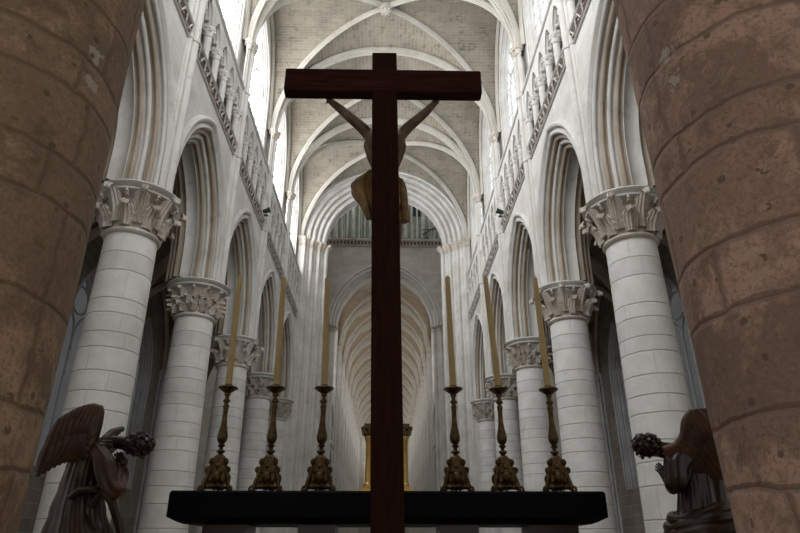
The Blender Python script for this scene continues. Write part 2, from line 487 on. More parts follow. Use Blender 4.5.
# string courses, friezes and triforium arcades
def tri_bay(sd, y0, y1, idx):
    root = empty('triforium_arcade', (sd*WX, (y0+y1)/2, Z_STR))
    mirror = lambda x: -sd*x   # local x positive towards the nave
    hb = (y1-y0)/2-.32
    # frieze
    f = MB()
    X = lambda v: -sd*v
    prof = [(0, -.03), (.05, -.03), (.08, 0), (.05, .04), (.02, .05), (.09, .37), (.12, .38), (.15, .42), (.12, .47), (0, .47)]
    f.grid([[(X(px), y, pz) for px, pz in prof] for y in (-hb, hb)])
    f.build('string_course', M['mould'], root)
    fr = MB()
    n = int(2*hb/.3)
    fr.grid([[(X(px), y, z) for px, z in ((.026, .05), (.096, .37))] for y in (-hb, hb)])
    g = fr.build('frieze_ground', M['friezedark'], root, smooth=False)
    lf = MB(); rnd = random.Random(idx*3+sd)
    fx = lambda z, o=.02: X(.03+(z-.05)*.22+o)
    for k in range(n):
        y = -hb+(k+.5)*2*hb/n; s_ = 1 if k % 2 else -1
        lf.tube([(fx(.21-.1*s_), y-.15, .21-.10*s_), (fx(.21-.11*s_), y-.05, .21-.11*s_), (fx(.21+.11*s_), y+.05, .21+.11*s_), (fx(.21+.1*s_), y+.15, .21+.10*s_)], [.018, .026, .026, .018], 5)
        for q in range(3):
            zz = .21+rnd.uniform(-.11, .11); lf.ball((fx(zz), y+rnd.uniform(-.11, .11), zz), rnd.uniform(.025, .042), 6, 4, (.7, 1.2, .8))
    lf.build('frieze_leaves', M['frieze'], root)
    # triforium screen
    z0 = Z_TRI-Z_STR; zt = Z_CL-Z_STR
    nb = 5; w = 2*hb/nb; sc = MB(); a = w/2-.15; zs = z0+1.45; rr = .75; R = pointed(a, rr)
    for k in range(nb):
        yc = -hb+(k+.5)*w
        mp = lambda s, z, d, yc=yc: (X(.04-d), yc+s, z)
        for d in (0, .32):
            panel(sc, -w/2, w/2, zs-.02, zt-.15, a, zs, R, zs-.02, mp, d, n=6)
        sweep_arch(sc, a, zs, R, [(0, 0)]+rolls((0, 0), (.32, 0), 3, .035, side=-1, alt=.6), mp, z0=zs-.02, n=6)
        # cusped trefoil order
        for sg in (-1, 1):
            sc.ball((X(-.1), yc+sg*a*.78, zs+.2), .07, 6, 5, (1.4, 1, 1))
    sc.build('arcade_screen', M['mould'], root)
    st = MB(); st.grid([[(X(px), y, pz) for px, pz in ((-.3, zt-.16), (0, zt-.16), (.10, zt-.10), (.12, zt-.04), (.08, zt), (-.28, zt+.0))] for y in (-hb, hb)])
    st.build('sill_course', M['mould'], root)
    tb = MB(); tb.lathe([(.17, z0), (.17, z0+.06), (.13, z0+.1), (.15, z0+.14), (.11, z0+.18), (.11, zs-.36), (.14, zs-.34), (.11, zs-.31), (.12, zs-.26), (.18, zs-.10), (.17, zs-.09), (.20, zs-.06), (.20, zs)], 0, 0, 10)
    for k in range(6):
        an = k*pi/3; tb.ball((.165*cos(an), .165*sin(an), zs-.14), .05, 6, 4)
    first = None
    for k in range(nb+1):
        if first is None: first = o = tb.build('colonnette', M['mould'], root)
        else: o = first.copy(); COL.objects.link(o)
        o.location = (X(-.06), -hb+k*w, 0)
    return root
for sd in (-1, 1):
    for i in range(len(YB)-1):
        r = tri_bay(sd, YB[i], YB[i+1], i)
        where = ['above the nearest arch', 'above the second nearest arch', 'above the third nearest arch', 'above the fourth nearest arch', 'next to the crossing pier'][i]
        tag(r, 'pale triforium arcade over carved frieze, %s wall, %s' % (SIDE[sd], where), 'arcade', 'triforium arcades of the choir')

# vaulting shafts
def vshaft(sd, y, idx):
    root = empty('vaulting_shaft', (sd*WX, y, Z_AB))
    m = MB(); X = -sd
    H = Z_SP-Z_AB-.42
    for off, px, r in ((0, .10, .12), (-.19, .03, .075), (.19, .03, .075), (-.29, 0, .035), (.29, 0, .035)):
        m.lathe([(r, 0), (r, H)], X*px, off, 12)
    for zz in (Z_STR-Z_AB+.08, Z_CL-Z_AB-.1):
        for off, px, r in ((0, .10, .15), (-.19, .03, .1), (.19, .03, .1)):
            m.lathe([(r*.8, zz-.05), (r, zz-.03), (r, zz+.05), (r*.8, zz+.08)], X*px, off, 12)
    m.build('shaft', M['mould'], root)
    c = MB()
    for off, px, r in ((0, .10, .13), (-.22, .03, .10), (.22, .03, .10)):
        c.lathe([(r, H-.02), (r*1.15, H+.01), (r, H+.05), (r*1.1, H+.15), (r*1.7, H+.31), (r*1.6, H+.33), (r*1.95, H+.36), (r*1.95, H+.42)], X*px, off, 12)
        for k in range(8):
            an = k*pi/4; c.ball((X*px+r*1.5*cos(an), off+r*1.5*sin(an), H+.25), .05, 6, 4)
    c.build('capital', M['cap'], root)
    return root
for sd in (-1, 1):
    for i in range(1, 5):
        r = vshaft(sd, YB[i], i)
        tag(r, 'bundle of slim pale shafts above the %s column of the %s row' % ({1: 'nearest', 2: 'second', 3: 'third', 4: 'farthest'}[i], SIDE[sd]), 'shaft', 'vaulting shafts of the choir')

# vault bays
for i in range(len(YB)-1):
    y0, y1 = YB[i], YB[i+1]; yc = (y0+y1)/2; hy = (y1-y0)/2
    m = MB(); h = vault(m, 0, WX+.3, y0, y1, Z_SP, RISE)
    c = m.build('ceiling', M['web'], ang=28); struct(c)
    hw = WX+.3; ts = [sin(k/24*pi/2) for k in range(-24, 25)]
    K = (5.15)/hw
    if i < 4:
        rb = MB(); rib(rb, [(t*5.42, y1, Z_SP-.05+h(t)) for t in ts], .9); rb.build('transverse_rib', M['rib'], c)
    if i == 0:
        rb = MB(); rib(rb, [(t*5.42, y0, Z_SP-.05+h(t)) for t in ts], .9); rb.build('transverse_rib', M['rib'], c)
    for sg in (-1, 1):
        rb = MB(); rib(rb, [(t*5.40, yc+sg*t*hy*.965, Z_SP-.05+h(t)) for t in ts], .6); rb.build('diagonal_rib', M['rib'], c)
        rb = MB(); rib(rb, [(sg*(WX+.2), yc+t*hy*.93, Z_SP-.05+h(t)) for t in ts], .6); rb.build('wall_rib', M['rib'], c)
    b = MB(); b.lathe([(.05, -.5), (.16, -.48), (.22, -.4), (.2, -.34), (.28, -.28), (.26, -.05), (.2, 0)], 0, 0, 14)
    for k in range(8): b.ball((.2*cos(k*pi/4), .2*sin(k*pi/4), -.38), .09, 8, 5)
    o = b.build('boss', M['rib'], c); o.location = (0, yc, Z_SP+RISE-.0)

# columns
Jp = []; z = .6; rj = random.Random(4)
for d in (.5, .42, .55, .45, .6, .38, .47, .33, .44, .35, .43, .34, .66, .45, .53): Jp.append(8.2-0); 
Jp = [8.2]
for d in (.53, .45, .67, .33, .43, .34, .5, .42, .37, .55, .4, .45, .62, .38, .5, .45): Jp.append(round(Jp[-1]-d, 3))
M['shaft'] = drums('pale column drums', Jp[1:], (.70, .69, .66), (.62, .60, .56), (.38, .36, .33), jw=.022, wob=.03, nvert=3, vert=.25, mottle=.18, ramp_tone=.12)
def capital(kind):
    m = MB(); z0 = 8.2
    m.lathe([(.57, z0-.05), (.63, z0-.03), (.65, z0+.02), (.62, z0+.07), (.57, z0+.1), (.60, z0+.35), (.64, z0+.6), (.74, z0+.8), (.86, z0+.92)], 0, 0, 32)
    B = Vector((0, 0, z0+.1))
    if kind == 0:
        for k in range(8):
            leaf(m, B, k*pi/4, .60, .50, .18, .20, .17)
            leaf(m, B+Vector((0, 0, .08)), k*pi/4+pi/8, .61, .80, .26, .17, .20)
        for k in range(8):   # small volutes under the abacus
            a_ = k*pi/4; c_ = Vector((.84*cos(a_), .84*sin(a_), z0+.82)); e = Vector((cos(a_), sin(a_), 0))
            m.tube([c_+e*(.085*(1-q/14)*cos(q*.75))+Vector((0, 0, .085*(1-q/14)*sin(q*.75))) for q in range(12)], .035, 7)
    else:
        for row, (zz, n, rr, q) in enumerate(((.0, 12, .61, .28), (.22, 12, .62, .28), (.44, 12, .66, .32))):
            for k in range(n):
                leaf(m, B+Vector((0, 0, zz)), (k+.5*(row % 2))*2*pi/n, rr, q, .10, .14, .11)
        for k in range(12):
            a_ = k*pi/6; c_ = Vector((.83*cos(a_), .83*sin(a_), z0+.84)); e = Vector((cos(a_), sin(a_), 0))
            m.tube([c_+e*(.06*(1-q/14)*cos(q*.75))+Vector((0, 0, .06*(1-q/14)*sin(q*.75))) for q in range(12)], .028, 7)
    return m
def column(kind):
    root = empty('stone_column')
    s = MB(); s.lathe([(.72, .55), (.645, .62)]+[(.665-.09*(k/20)**1.3, .62+7.55*k/20) for k in range(21)], 0, 0, 48)
    s.build('shaft', M['shaft'], root)
    b = MB(); b.lathe([(.98, 0), (.98, .25), (.9, .27), (.9, .34), (.94, .38), (.9, .43), (.8, .46), (.76, .5), (.78, .54), (.7, .58), (.66, .62)], 0, 0, 40)
    b.build('base', M['mould'], root)
    capital(kind).build('capital', M['cap'], root, ang=50)
    a = MB(); a.lathe([(.84, 9.08), (.92, 9.11), (.93, 9.15), (.88, 9.18), (.96, 9.22), (1.0, 9.27), (.97, 9.31), (.9, 9.34)], 0, 0, 40)
    a.build('abacus', M['mould'], root)
    return root
protos = [column(0), column(1)]; used = [False, False]
look = {(-1, 1): (0, 'big curling leaf capital'), (-1, 2): (1, 'dense small leaf capital'), (-1, 3): (0, 'broad leaf capital'), (-1, 4): (1, 'fine leaf capital'),
        (1, 1): (0, 'big curling leaf capital'), (1, 2): (0, 'crocket leaf capital'), (1, 3): (1, 'small leaf capital'), (1, 4): (1, 'fine leaf capital')}
for (sd, i), (kd, txt) in look.items():
    o = copy_tree(protos[kd]) if used[kd] else protos[kd]; used[kd] = True
    o.location = ({(-1, 1): -5.82, (-1, 2): -5.88, (-1, 3): -5.94, (-1, 4): -5.97}.get((sd, i), 6.0), YB[i], 0); o.rotation_euler.z = .3*i+sd
    side = 'left' if sd < 0 else 'right'
    tag(o, 'round pale column with %s, %s in the %s row' % (txt, {1: 'nearest', 2: 'second', 3: 'third', 4: 'farthest'}[i], side), 'column', 'round choir columns')

for sd in (-1, 1):
    o = copy_tree(protos[1]); o.location = (sd*CX, 35.0, 0)
    tag(o, 'pale engaged column with fine leaf capital against the %s crossing pier' % ('left' if sd < 0 else 'right'), 'column', 'engaged columns of the crossing')

# the two huge brown columns close by
def near_column(x, y, r, joints, mat_name, patches, c1, c2, label, seed, nv, lean=0):
    mt = drums(mat_name, joints, c1, c2, tuple(k*.5 for k in c1), jw=.026, wob=.10, nvert=nv, vert=.9, pits=.8, rad=r, patches=patches, mottle=.7, seed=seed, ramp_tone=.3, rough_stone=True)
    root = empty('near_column', (x, y, 0))
    m = MB()
    rows = []
    for k in range(61):
        z = .5+7.6*k/60
        row = []
        for j in range(72):
            an = 2*pi*j/72
            rr = r*(1+.004*sin(3*an+z*2)+.003*sin(7*an-z*5))
            row.append((rr*cos(an)+lean*(z-1.6), rr*sin(an), z))
        rows.append(row)
    m.grid(rows, closed_v=True); m.build('shaft', mt, root)
    b = MB(); b.lathe([(r+.3, 0), (r+.3, .25), (r+.22, .28), (r+.22, .34), (r+.26, .38), (r+.2, .43), (r+.12, .46), (r+.02, .55)], 0, 0, 40); b.build('base', M['tan'], root)
    c = MB(); q = r/.61
    c.lathe([(r, 8.05), (r+.06, 8.1), (r+.02, 8.2), (r+.02, 8.5), (r+.14, 9.05), (r+.28, 9.25), (r+.3, 9.5)], 0, 0, 40)
    for k in range(8): leaf(c, Vector((0, 0, 8.2)), k*pi/4, r, .8, .2, .2, .1)
    c.build('capital', M['tan'], root)
    tag(root, label, 'column'); return root
def onsurf(px, py, x, y, r, lean=0):
    x0 = x
    if lean: x = x+lean*(onsurf(px, py, x, y, r)[2]-1.6)
    """where the sight line of a mark meets the column (marks stay fixed on the stone)"""
    d = at(px, py, 1.0)-CAM; dx, dy = d.x, d.y; ox, oy = CAM.x-x, CAM.y-y
    A = dx*dx+dy*dy; B = 2*(ox*dx+oy*dy); C_ = ox*ox+oy*oy-r*r; disc = max(0, B*B-4*A*C_)
    t = (-B-sqrt(disc))/(2*A); p = CAM+d*t
    return (p.x-x0, p.y-y, p.z)
NR = .70
LX, LY = -2.25, 3.04; RX, RY = 2.605, 3.06
plc = (.42, .36, .30)
def jz(px, pys, x, y): return [onsurf(px, q, x, y, NR)[2] for q in pys]
JL = jz(4, (12, 52, 127, 177, 285, 400, 470), LX, LY); JL = [JL[0]+.4, JL[0]+.85, JL[0]+1.3]+JL+[JL[-1]-.45]
JR = jz(792, (3, 81, 124, 219, 291, 408, 485), RX, RY); JR = [JR[0]+.4, JR[0]+.85, JR[0]+1.3]+JR+[JR[-1]-.45]
pl = [(*onsurf(a, b, LX, LY, NR), rr, plc) for a, b, rr in ((96, 57, .05), (90, 82, .05))]
pr = [(*onsurf(a, b, RX, RY, NR, -.022), rr, plc) for a, b, rr in ((666, 55, .05), (673, 81, .055))]
near_column(LX, LY, NR, JL, 'brown column drums', pl, (.36, .245, .155), (.25, .165, .10), 'huge brown weathered stone column filling the left edge', 1.7, 5)
near_column(RX, RY, NR, JR, 'reddish brown column drums', pr, (.44, .285, .21), (.33, .21, .15), 'huge reddish brown stone column filling the right edge', 5.2, 5, -.022)

# floor
m = MB(); m.grid([[(x, y, 0) for y in (-6, 110)] for x in (-26, 26)]); struct(m.build('floor', M['floor'], smooth=False))

# ------------------------------------------------------------------ aisles
AX0, AX1 = 6.6, 10.7
for sd in (-1, 1):
    w = MB()
    for i in range(len(YB)-1):
        yc = (YB[i]+YB[i+1])/2; hb = (YB[i+1]-YB[i])/2
        mp = lambda s, z, d, yc=yc: (sd*(AX1+d), yc+s, z)
        panel(w, -hb, hb, 0, 14.2, 1.15, 8.8, pointed(1.15, 2.4), 4.0, mp, 0)
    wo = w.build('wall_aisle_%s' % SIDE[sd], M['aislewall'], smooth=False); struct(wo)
    for i in range(len(YB)-1):
        y0, y1 = YB[i], YB[i+1]; yc = (y0+y1)/2; hy = (y1-y0)/2
        window(yc, AX1+.45, sd, 1.15, 4.0, 8.8, 2.4, M['glassA'], M['aislemould'], 2, depth=.45, lead=False)
        m = MB(); xc = sd*(AX0+AX1-.2)/2; hw = (AX1-AX0+.2)/2; h = vault(m, xc, hw+.1, y0, y1, 9.5, 4.1, 8)
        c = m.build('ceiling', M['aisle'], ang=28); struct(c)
        ts = [k/12 for k in range(-12, 13)]
        rb = MB(); rib(rb, [(xc+t*hw, y1, 9.5+h(t)) for t in ts], 1.1); rb.build('transverse_rib', M['tan'], c)
        for sg in (-1, 1):
            rb = MB(); rib(rb, [(xc+t*hw, yc+sg*t*hy*.97, 9.5+h(t)) for t in ts], .7); rb.build('diagonal_rib', M['tan'], c)
        rb = MB(); rib(rb, [(sd*(AX1-.08), yc+t*hy*.93, 9.5+h(t)) for t in ts], .6); rb.build('wall_rib', M['tan'], c)
        # respond against the aisle wall
        if i == len(YB)-2: continue
        m = MB()
        for off, px, r in ((0, .26, .15), (-.24, .13, .10), (.24, .13, .10), (-.42, .02, .07), (.42, .02, .07)):
            m.lathe([(r+.06, 0), (r+.06, .4), (r, .5), (r, 9.05), (r*1.3, 9.08), (r, 9.14), (r*1.1, 9.22), (r*1.8, 9.42), (r*1.8, 9.5)], -sd*px, off, 12)
        rs = m.build('wall_shaft', M['aislemould']); rs.location = (sd*AX1, y1, 0)
        tag(rs, 'grey clustered wall shaft of the %s aisle, %s from the altar' % (SIDE[sd], NTH[i]), 'shaft', 'wall shafts of the aisles')

# ------------------------------------------------------------------ crossing
def cluster(hx, hy, k=4, amp=.10, H=19.8, capz=19.3):
    """clustered pier of rolls on a lozenge plan, local origin at the foot"""
    cs = [(hx, 0), (0, hy), (-hx, 0), (0, -hy)]; out = []
    for q in range(4):
        out += rolls(cs[q], cs[(q+1) % 4], k, amp, per=8, side=-1, alt=.4)[:-1]
    return out
def pier(x, y, hx, hy, label, group, k=5, amp=.10, z_top=19.8, mat='mould', capz=None):
    root = empty('clustered_pier', (x, y, 0))
    out = cluster(hx, hy, k, amp); m = MB()
    zc = capz or z_top-.5
    m.grid([[(px, py, z) for px, py in out] for z in (.6, zc)], closed_v=True)
    m.build('shaft', M[mat], root, ang=60)
    b = MB(); b.grid([[(px*s, py*s, z) for px, py in out] for s, z in ((1.18, 0), (1.18, .3), (1.1, .35), (1.12, .45), (1.02, .6))], closed_v=True); b.build('base', M[mat], root)
    c = MB(); c.grid([[(px*s, py*s, z) for px, py in out] for s, z in ((1.03, zc-.04), (1.05, zc), (1.0, zc+.05), (1.04, zc+.25), (1.12, zc+.38), (1.15, zc+.42), (1.15, zc+.5), (.9, zc+.5))], closed_v=True)
    c.build('capital', M['cap'], root)
    tag(root, label, 'pier', group); return root
XC0, XC1 = 36.4, 48.2
pier(-5.25, XC0, 1.5, 1.35, 'tall clustered crossing pier at the end of the left choir columns', 'crossing piers', 7, .17)
pier(5.25, XC0, 1.5, 1.35, 'tall clustered crossing pier at the end of the right choir columns', 'crossing piers', 7, .17)
pier(-5.5, XC1, 1.45, 1.35, 'tall clustered far crossing pier left of the nave', 'crossing piers', 6, .17, z_top=18.4)
pier(5.5, XC1, 1.45, 1.35, 'tall clustered far crossing pier right of the nave', 'crossing piers', 6, .17, z_top=18.4)

def cross_arch(y0, y1, a, zs, rise, ztop, xo, mat, name, ins=.62):
    R = pointed(a, rise); D = y1-y0
    mp = lambda s, z, d: (s, y0+d, z)
    w = MB(); panel(w, -xo, xo, zs-.05, ztop, a, zs, R, zs-.05, mp, 0, n=18); panel(w, -xo, xo, zs-.05, ztop, a, zs, R, zs-.05, mp, D, n=18)
    o = w.build(name, mat, smooth=False); struct(o)
    m = MB(); k_ = 4 if ins > 1 else 3
    st_ = steps(k_, 0, 0, D*.4, ins, .14)
    pr_ = [(0, -.2), (-.08, -.18), (-.12, -.08), (0, -.02)]+st_+[(D*.42, ins-.02), (D*.58, ins-.02)]+[(D-d, r) for d, r in st_][::-1]
    sweep_arch(m, a, zs, R, pr_, mp, n=20); m.build('arch_moulding', M['mould'], o, ang=50)
    return o
e = cross_arch(35.35, 37.5, 5.1, 19.8, 5.2, 38, 7.5, M['wallx'], 'wall_crossing_east', ins=1.2)
wv = cross_arch(47.1, 49.2, 4.5, 18.2, 5.4, 38, 7.0, M['wallx'], 'wall_crossing_west')
# side walls of the lantern tower above the transept arches
for sd in (-1, 1):
    a = 4.6; mp = lambda s, z, d: (sd*(6.1+d), 42.2+s, z)
    w = MB(); panel(w, -5, 5, 19.75, 38, a, 19.8, pointed(a, 5), 19.75, mp, 0, n=14)
    o = w.build('wall_lantern_%s' % SIDE[sd], M['wall'], smooth=False); struct(o)
    m = MB(); sweep_arch(m, a, 19.8, pointed(a, 5), [(-.1, -.1), (0, 0)]+rolls((0, 0), (1.4, .6), 6, .09, side=-1), mp, n=14); m.build('arch_moulding', M['mould'], o)
# lantern arcading on the west wall, over its carved cornice
root = empty('lantern_gallery', (0, 47.1, 25.3))
m = MB(); m.grid([[(x, -py, pz) for py, pz in ((0, -.1), (.12, -.05), (.2, .05), (.12, .12), (.12, .34), (.26, .42), (.3, .5), (.26, .58), (0, .6))] for x in (-6, 6)])
m.build('cornice', M['frieze'], root)
m = MB()
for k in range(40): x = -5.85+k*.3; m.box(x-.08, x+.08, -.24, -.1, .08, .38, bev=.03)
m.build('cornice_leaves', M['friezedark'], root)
m = MB(); m.grid([[(x, -.03, z) for x in (-6, 6)] for z in (.5, 12.5)]); m.build('back_panel', M['lantern'], root, smooth=False)
m = MB()
for k in range(24):
    x = -5.75+k*.5
    m.lathe([(.09, .6), (.09, 8)] if k % 3 else [(.17, .6), (.17, 8)], x, -.14 if k % 3 else -.2, 8)
m.build('wall_shafts', M['lantern'], root)['kind'] = 'stuff'
for x0 in (-4.2, -2.7, 1.4, 2.9):
    m = MB(); sweep_arch(m, .62, 4.2, pointed(.62, .9), [(0, -.08), (-.1, 0), (0, .08)], lambda s, z, d, x0=x0: (x0+s, -.1+d, z), z0=.8, n=8)
    m.build('blind_arch', M['lantern'], root)
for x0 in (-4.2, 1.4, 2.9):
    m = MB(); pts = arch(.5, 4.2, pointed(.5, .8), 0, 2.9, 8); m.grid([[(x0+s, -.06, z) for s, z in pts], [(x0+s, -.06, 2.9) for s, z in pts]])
    m.build('opening_shade_sheet', M['iron'], root, smooth=False)  # flat dark sheet; its colour stands for the shade inside an opening
m = MB()
m.tube([(3.2, -.5, .9), (5.6, -.5, 2.5)], .05, 6); m.tube([(-5.4, -.5, 1.0), (-4.6, -.5, 1.0)], .05, 6); m.tube([(3.2, -.5, 1.4), (5.7, -.5, 1.4)], .04, 6)
m.build('iron_stay', M['iron'], root)
tag(root, 'grey green lantern tower gallery above a carved cornice beyond the crossing arch', 'gallery')
for sd in (-1, 1):
    for k in range(2): window(39.8+k*4.6, 6.1, sd, 1.6, 28.5, 33, 2.4, M['glassT'], M['lantern'], 2, depth=.12, lead=False)
m = MB(); m.grid([[(x, y, 38) for y in (35, 50)] for x in (-7.5, 7.5)]); struct(m.build('ceiling', M['lantern'], smooth=False))
# transept walls seen through the far arcades
for sd in (-1, 1):
    m = MB(); m.grid([[(sd*x, 48.5, z) for x in (6.8, 22)] for z in (0, 26)]); struct(m.build('wall_transept_west', M['wallx'], smooth=False))
    m = MB(); m.grid([[(sd*22, y, z) for y in (30, 48.5)] for z in (0, 26)]); struct(m.build('wall_transept_end', M['wall'], smooth=False))
    m = MB(); m.grid([[(sd*x, y, 26) for y in (35.3, 48.5)] for x in (6, 22)]); struct(m.build('ceiling', M['aisle'], smooth=False))
    m = MB(); m.grid([[(sd*x, 35.6, z) for x in (11, 22)] for z in (0, 26)]); m.grid([[(sd*x, 35.6, z) for x in (6.2, 22)] for z in (14, 26)]); struct(m.build('wall_transept_east', M['wallx'], smooth=False))
    window(41, 21.9, sd, 3.0, 9, 17, 4, M['glassN'], M['mould'], 4, depth=.2)

# ------------------------------------------------------------------ nave beyond
NY0 = 49.2; NB = 5.2; NN = 11; NHW = 4.3; NZ = 18.2; NR_ = 5.3
m = MB(); h = vault(m, 0, NHW, 0, NB, NZ, NR_, 8)
cproto = m.build('ceiling', M['webn'], ang=28); struct(cproto); cproto.location = (0, NY0, 0)
ts = [k/12 for k in range(-12, 13)]
rb = MB(); rib(rb, [(t*NHW, NB, NZ+h(t)) for t in ts], 1.15); rb.build('transverse_rib', M['rib'], cproto)
for sg in (-1, 1):
    rb = MB(); rib(rb, [(t*NHW, NB/2+sg*t*NB/2, NZ+h(t)) for t in ts], .45); rb.build('diagonal_rib', M['rib'], cproto)
for i in range(1, NN):
    c = copy_tree(cproto); c.location = (0, NY0+i*NB, 0)
for sd in (-1, 1):
    w = MB()
    mp0 = lambda s, z, d: (sd*(NHW+d), NB/2+s, z)
    panel(w, -NB/2, NB/2, 0, 9.5, 2.0, 6.5, pointed(2.0, 2.6), 0, mp0, 0, n=8)
    panel(w, -NB/2, NB/2, 9.5, 13.2, 1.9, 10.9, pointed(1.9, 1.9), 9.9, mp0, 0, n=8)
    panel(w, -NB/2, NB/2, 13.2, 24, 1.7, 19.2, pointed(1.7, 2.6), 14, mp0, 0, n=8)
    wproto = w.build('wall_nave_%s' % SIDE[sd], M['wall'], smooth=False); struct(wproto); wproto.location = (0, NY0, 0)
    mo = MB()
    pf = [(-.05, -.1)]+rolls((0, 0), (.8, .5), 5, .07, side=-1)
    sweep_arch(mo, 2.0, 6.5, pointed(2.0, 2.6), pf, mp0, z0=0, n=8)
    sweep_arch(mo, 1.9, 10.9, pointed(1.9, 1.9), pf, mp0, z0=9.9, n=8)
    mo.grid([[mp0(s, z, -.1+d) for d, z in ((.1, 9.4), (0, 9.45), (0, 9.6), (.1, 9.65))] for s in (-NB/2, NB/2)])
    mo.build('arch_moulding', M['mould'], wproto, ang=50)
    bk = MB(); bk.grid([[mp0(s, z, 1.2) for s in (-NB/2, NB/2)] for z in (9.5, 13.5)]); bk.build('gallery_back', M['aislewall'], wproto, smooth=False)
    g = window(NB/2, NHW+.3, sd, 1.7, 14, 19.2, 2.6, M['glassN'], M['mould'], 2, depth=.3, lead=False)
    del g['kind']; g.parent = wproto; g.name = 'clerestory_window'
    for i in range(1, NN):
        c = copy_tree(wproto); c.location = (0, NY0+i*NB, 0)
    pp = pier(sd*(NHW+.15), NY0+NB, .55, .75, '', 'nave piers', 5, .07, z_top=18.5)
    for i in range(NN-1):
        p = pp if i == 0 else copy_tree(pp)
        p.location.y = NY0+(i+1)*NB
        tag(p, 'slender far nave pier on the %s side, %s beyond the crossing' % (SIDE[sd], ['first','second','third','fourth','fifth','sixth','seventh','eighth','ninth','tenth'][i]), 'pier', 'nave piers')
    # nave aisle outer wall
    m = MB(); m.grid([[(sd*9.5, y, z) for y in (48.5, 107)] for z in (0, 14)]); m.grid([[(sd*x, y, 9.2) for y in (49.2, 107)] for x in (4.75, 9.5)]); struct(m.build('wall_nave_aisle_%s' % SIDE[sd], M['aislewall'], smooth=False))
m = MB(); yW = NY0+NN*NB; m.grid([[(x, yW, z) for x in (-10, 10)] for z in (0, 26)]); struct(m.build('wall_west', M['wallx'], smooth=False))
window(0, yW-.05, 1, 3.2, 8, 15, 4, M['glassN'], M['mould'], 4, depth=.1, axis='x', lead=False)

# ------------------------------------------------------------------ apse above and behind the altar
AP = [(6.0, 7.5), (5.0, 5.0), (2.4, 3.04), (-2.4, 3.04), (-5.0, 5.0), (-6.0, 7.5)]
OUT = [(10.7, 7.5), (10.7, -2), (4, -7), (-4, -7), (-10.7, -2), (-10.7, 7.5)]
m = MB()
m.grid([[(x, y, 12.9) for x, y in AP], [(x, y, 25.6) for x, y in AP]]); struct(m.build('wall_apse', M['wall'], smooth=False))
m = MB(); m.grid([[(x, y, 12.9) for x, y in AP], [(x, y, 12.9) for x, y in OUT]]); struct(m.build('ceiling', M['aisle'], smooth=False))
m = MB(); m.v = [(x, y, 25.4) for x, y in AP]; m.f = [(0, 1, 2, 3, 4, 5)]; struct(m.build('ceiling', M['web'], smooth=False))
for k in range(5):
    (xa, ya), (xb, yb) = AP[k], AP[k+1]; L_ = hypot(xb-xa, yb-ya)
    if k in (0, 4): hwid = .95
    else: hwid = min(1.5, L_/2-.35)
    r_ = window(0, 0, 1, hwid, 15.0, 22.2, 2.2, M['glassE' if k >= 2 else 'glassF'], M['mould'], 2, depth=.12, lead=False)
    inx, iny = -(yb-ya)/L_, (xb-xa)/L_
    if inx*(0-xa)+iny*(7.5-ya) < 0: inx, iny = -inx, -iny
    r_.location = ((xa+xb)/2+inx*.06, (ya+yb)/2+iny*.06, 0); r_.rotation_euler.z = atan2(-iny, -inx)

# ------------------------------------------------------------------ altar
AYf = 4.95
sl = MB()
x0, x1 = -1.43, 1.87
sl.grid([[(x0+i_, AYf+i_, z), (x1-i_, AYf+i_, z), (x1-i_, AYf+.95-i_, z), (x0+i_, AYf+.95-i_, z)] for i_, z in ((.10, 1.785), (.06, 1.80), (.03, 1.815), (0, 1.83), (0, 2.0), (.012, 2.015))], closed_v=True)
sl.f.append(tuple(range(20, 24))); sl.f.append((3, 2, 1, 0))
o = sl.build('altar_shelf', M['slab'], smooth=False); tag(o, 'long black marble altar shelf carrying the six candlesticks', 'altar')
def pedestal(x, w):
    root = empty('carved_support', (x, AYf+.35, 0))
    m = MB()
    rows = []
    for sz, z in ((1.0, 1.06), (1.0, 1.2), (.86, 1.25), (.8, 1.4), (.82, 1.5), (.92, 1.58), (.86, 1.62), (.95, 1.66), (1.0, 1.70), (1.0, 1.783)):
        rows.append([(sz*w/2*c_, sz*.2*s_, z) for c_, s_ in ((-1, -1), (1, -1), (1, 1), (-1, 1))])
    m.grid(rows, closed_v=True); m.build('block', M['statue'], root, smooth=False)
    q = MB()
    for sg in (-1, 1):
        for k in range(12):
            an = k*.62; r_ = .055*(1-k/14)
            q.ball((sg*(w/2-.07)+r_*cos(an)*sg, -.2, 1.66+r_*sin(an)), .016, 6, 4)
        q.tube([(sg*(w/2-.03), -.19, 1.64), (sg*(w/2+.0), -.2, 1.52), (sg*(w/2-.05), -.19, 1.4)], [.03, .022, .012], 6)
    for k in range(7): q.ball(((k-3)*w/9, -.2, 1.69-.01*abs(k-3)), .02, 6, 4)
    q.ball((0, -.2, 1.6), .05, 10, 6, (1.3, .6, 1)); q.build('carved_scrolls', M['statue'], root)
    return root
for x, w, lb in ((-1.03, .33, 'dark carved wooden support under the left end of the black shelf'), (-.33, .28, 'dark carved wooden support under the shelf just left of the cross'), (.76, .3, 'dark carved wooden support under the shelf just right of the cross'), (1.5, .36, 'dark carved wooden support under the right end of the black shelf')):
    tag(pedestal(x, w), lb, 'support', 'carved supports of the altar shelf')
m = MB(); m.box(-1.35, 1.85, AYf+.05, AYf+1.3, 0, .98, bev=.02); m.box(-1.42, 1.92, AYf-.05, AYf+1.4, .98, 1.06, bev=.02)
tag(m.build('altar_block', M['ledge'], smooth=False), 'red marble altar block beneath the black shelf', 'altar')
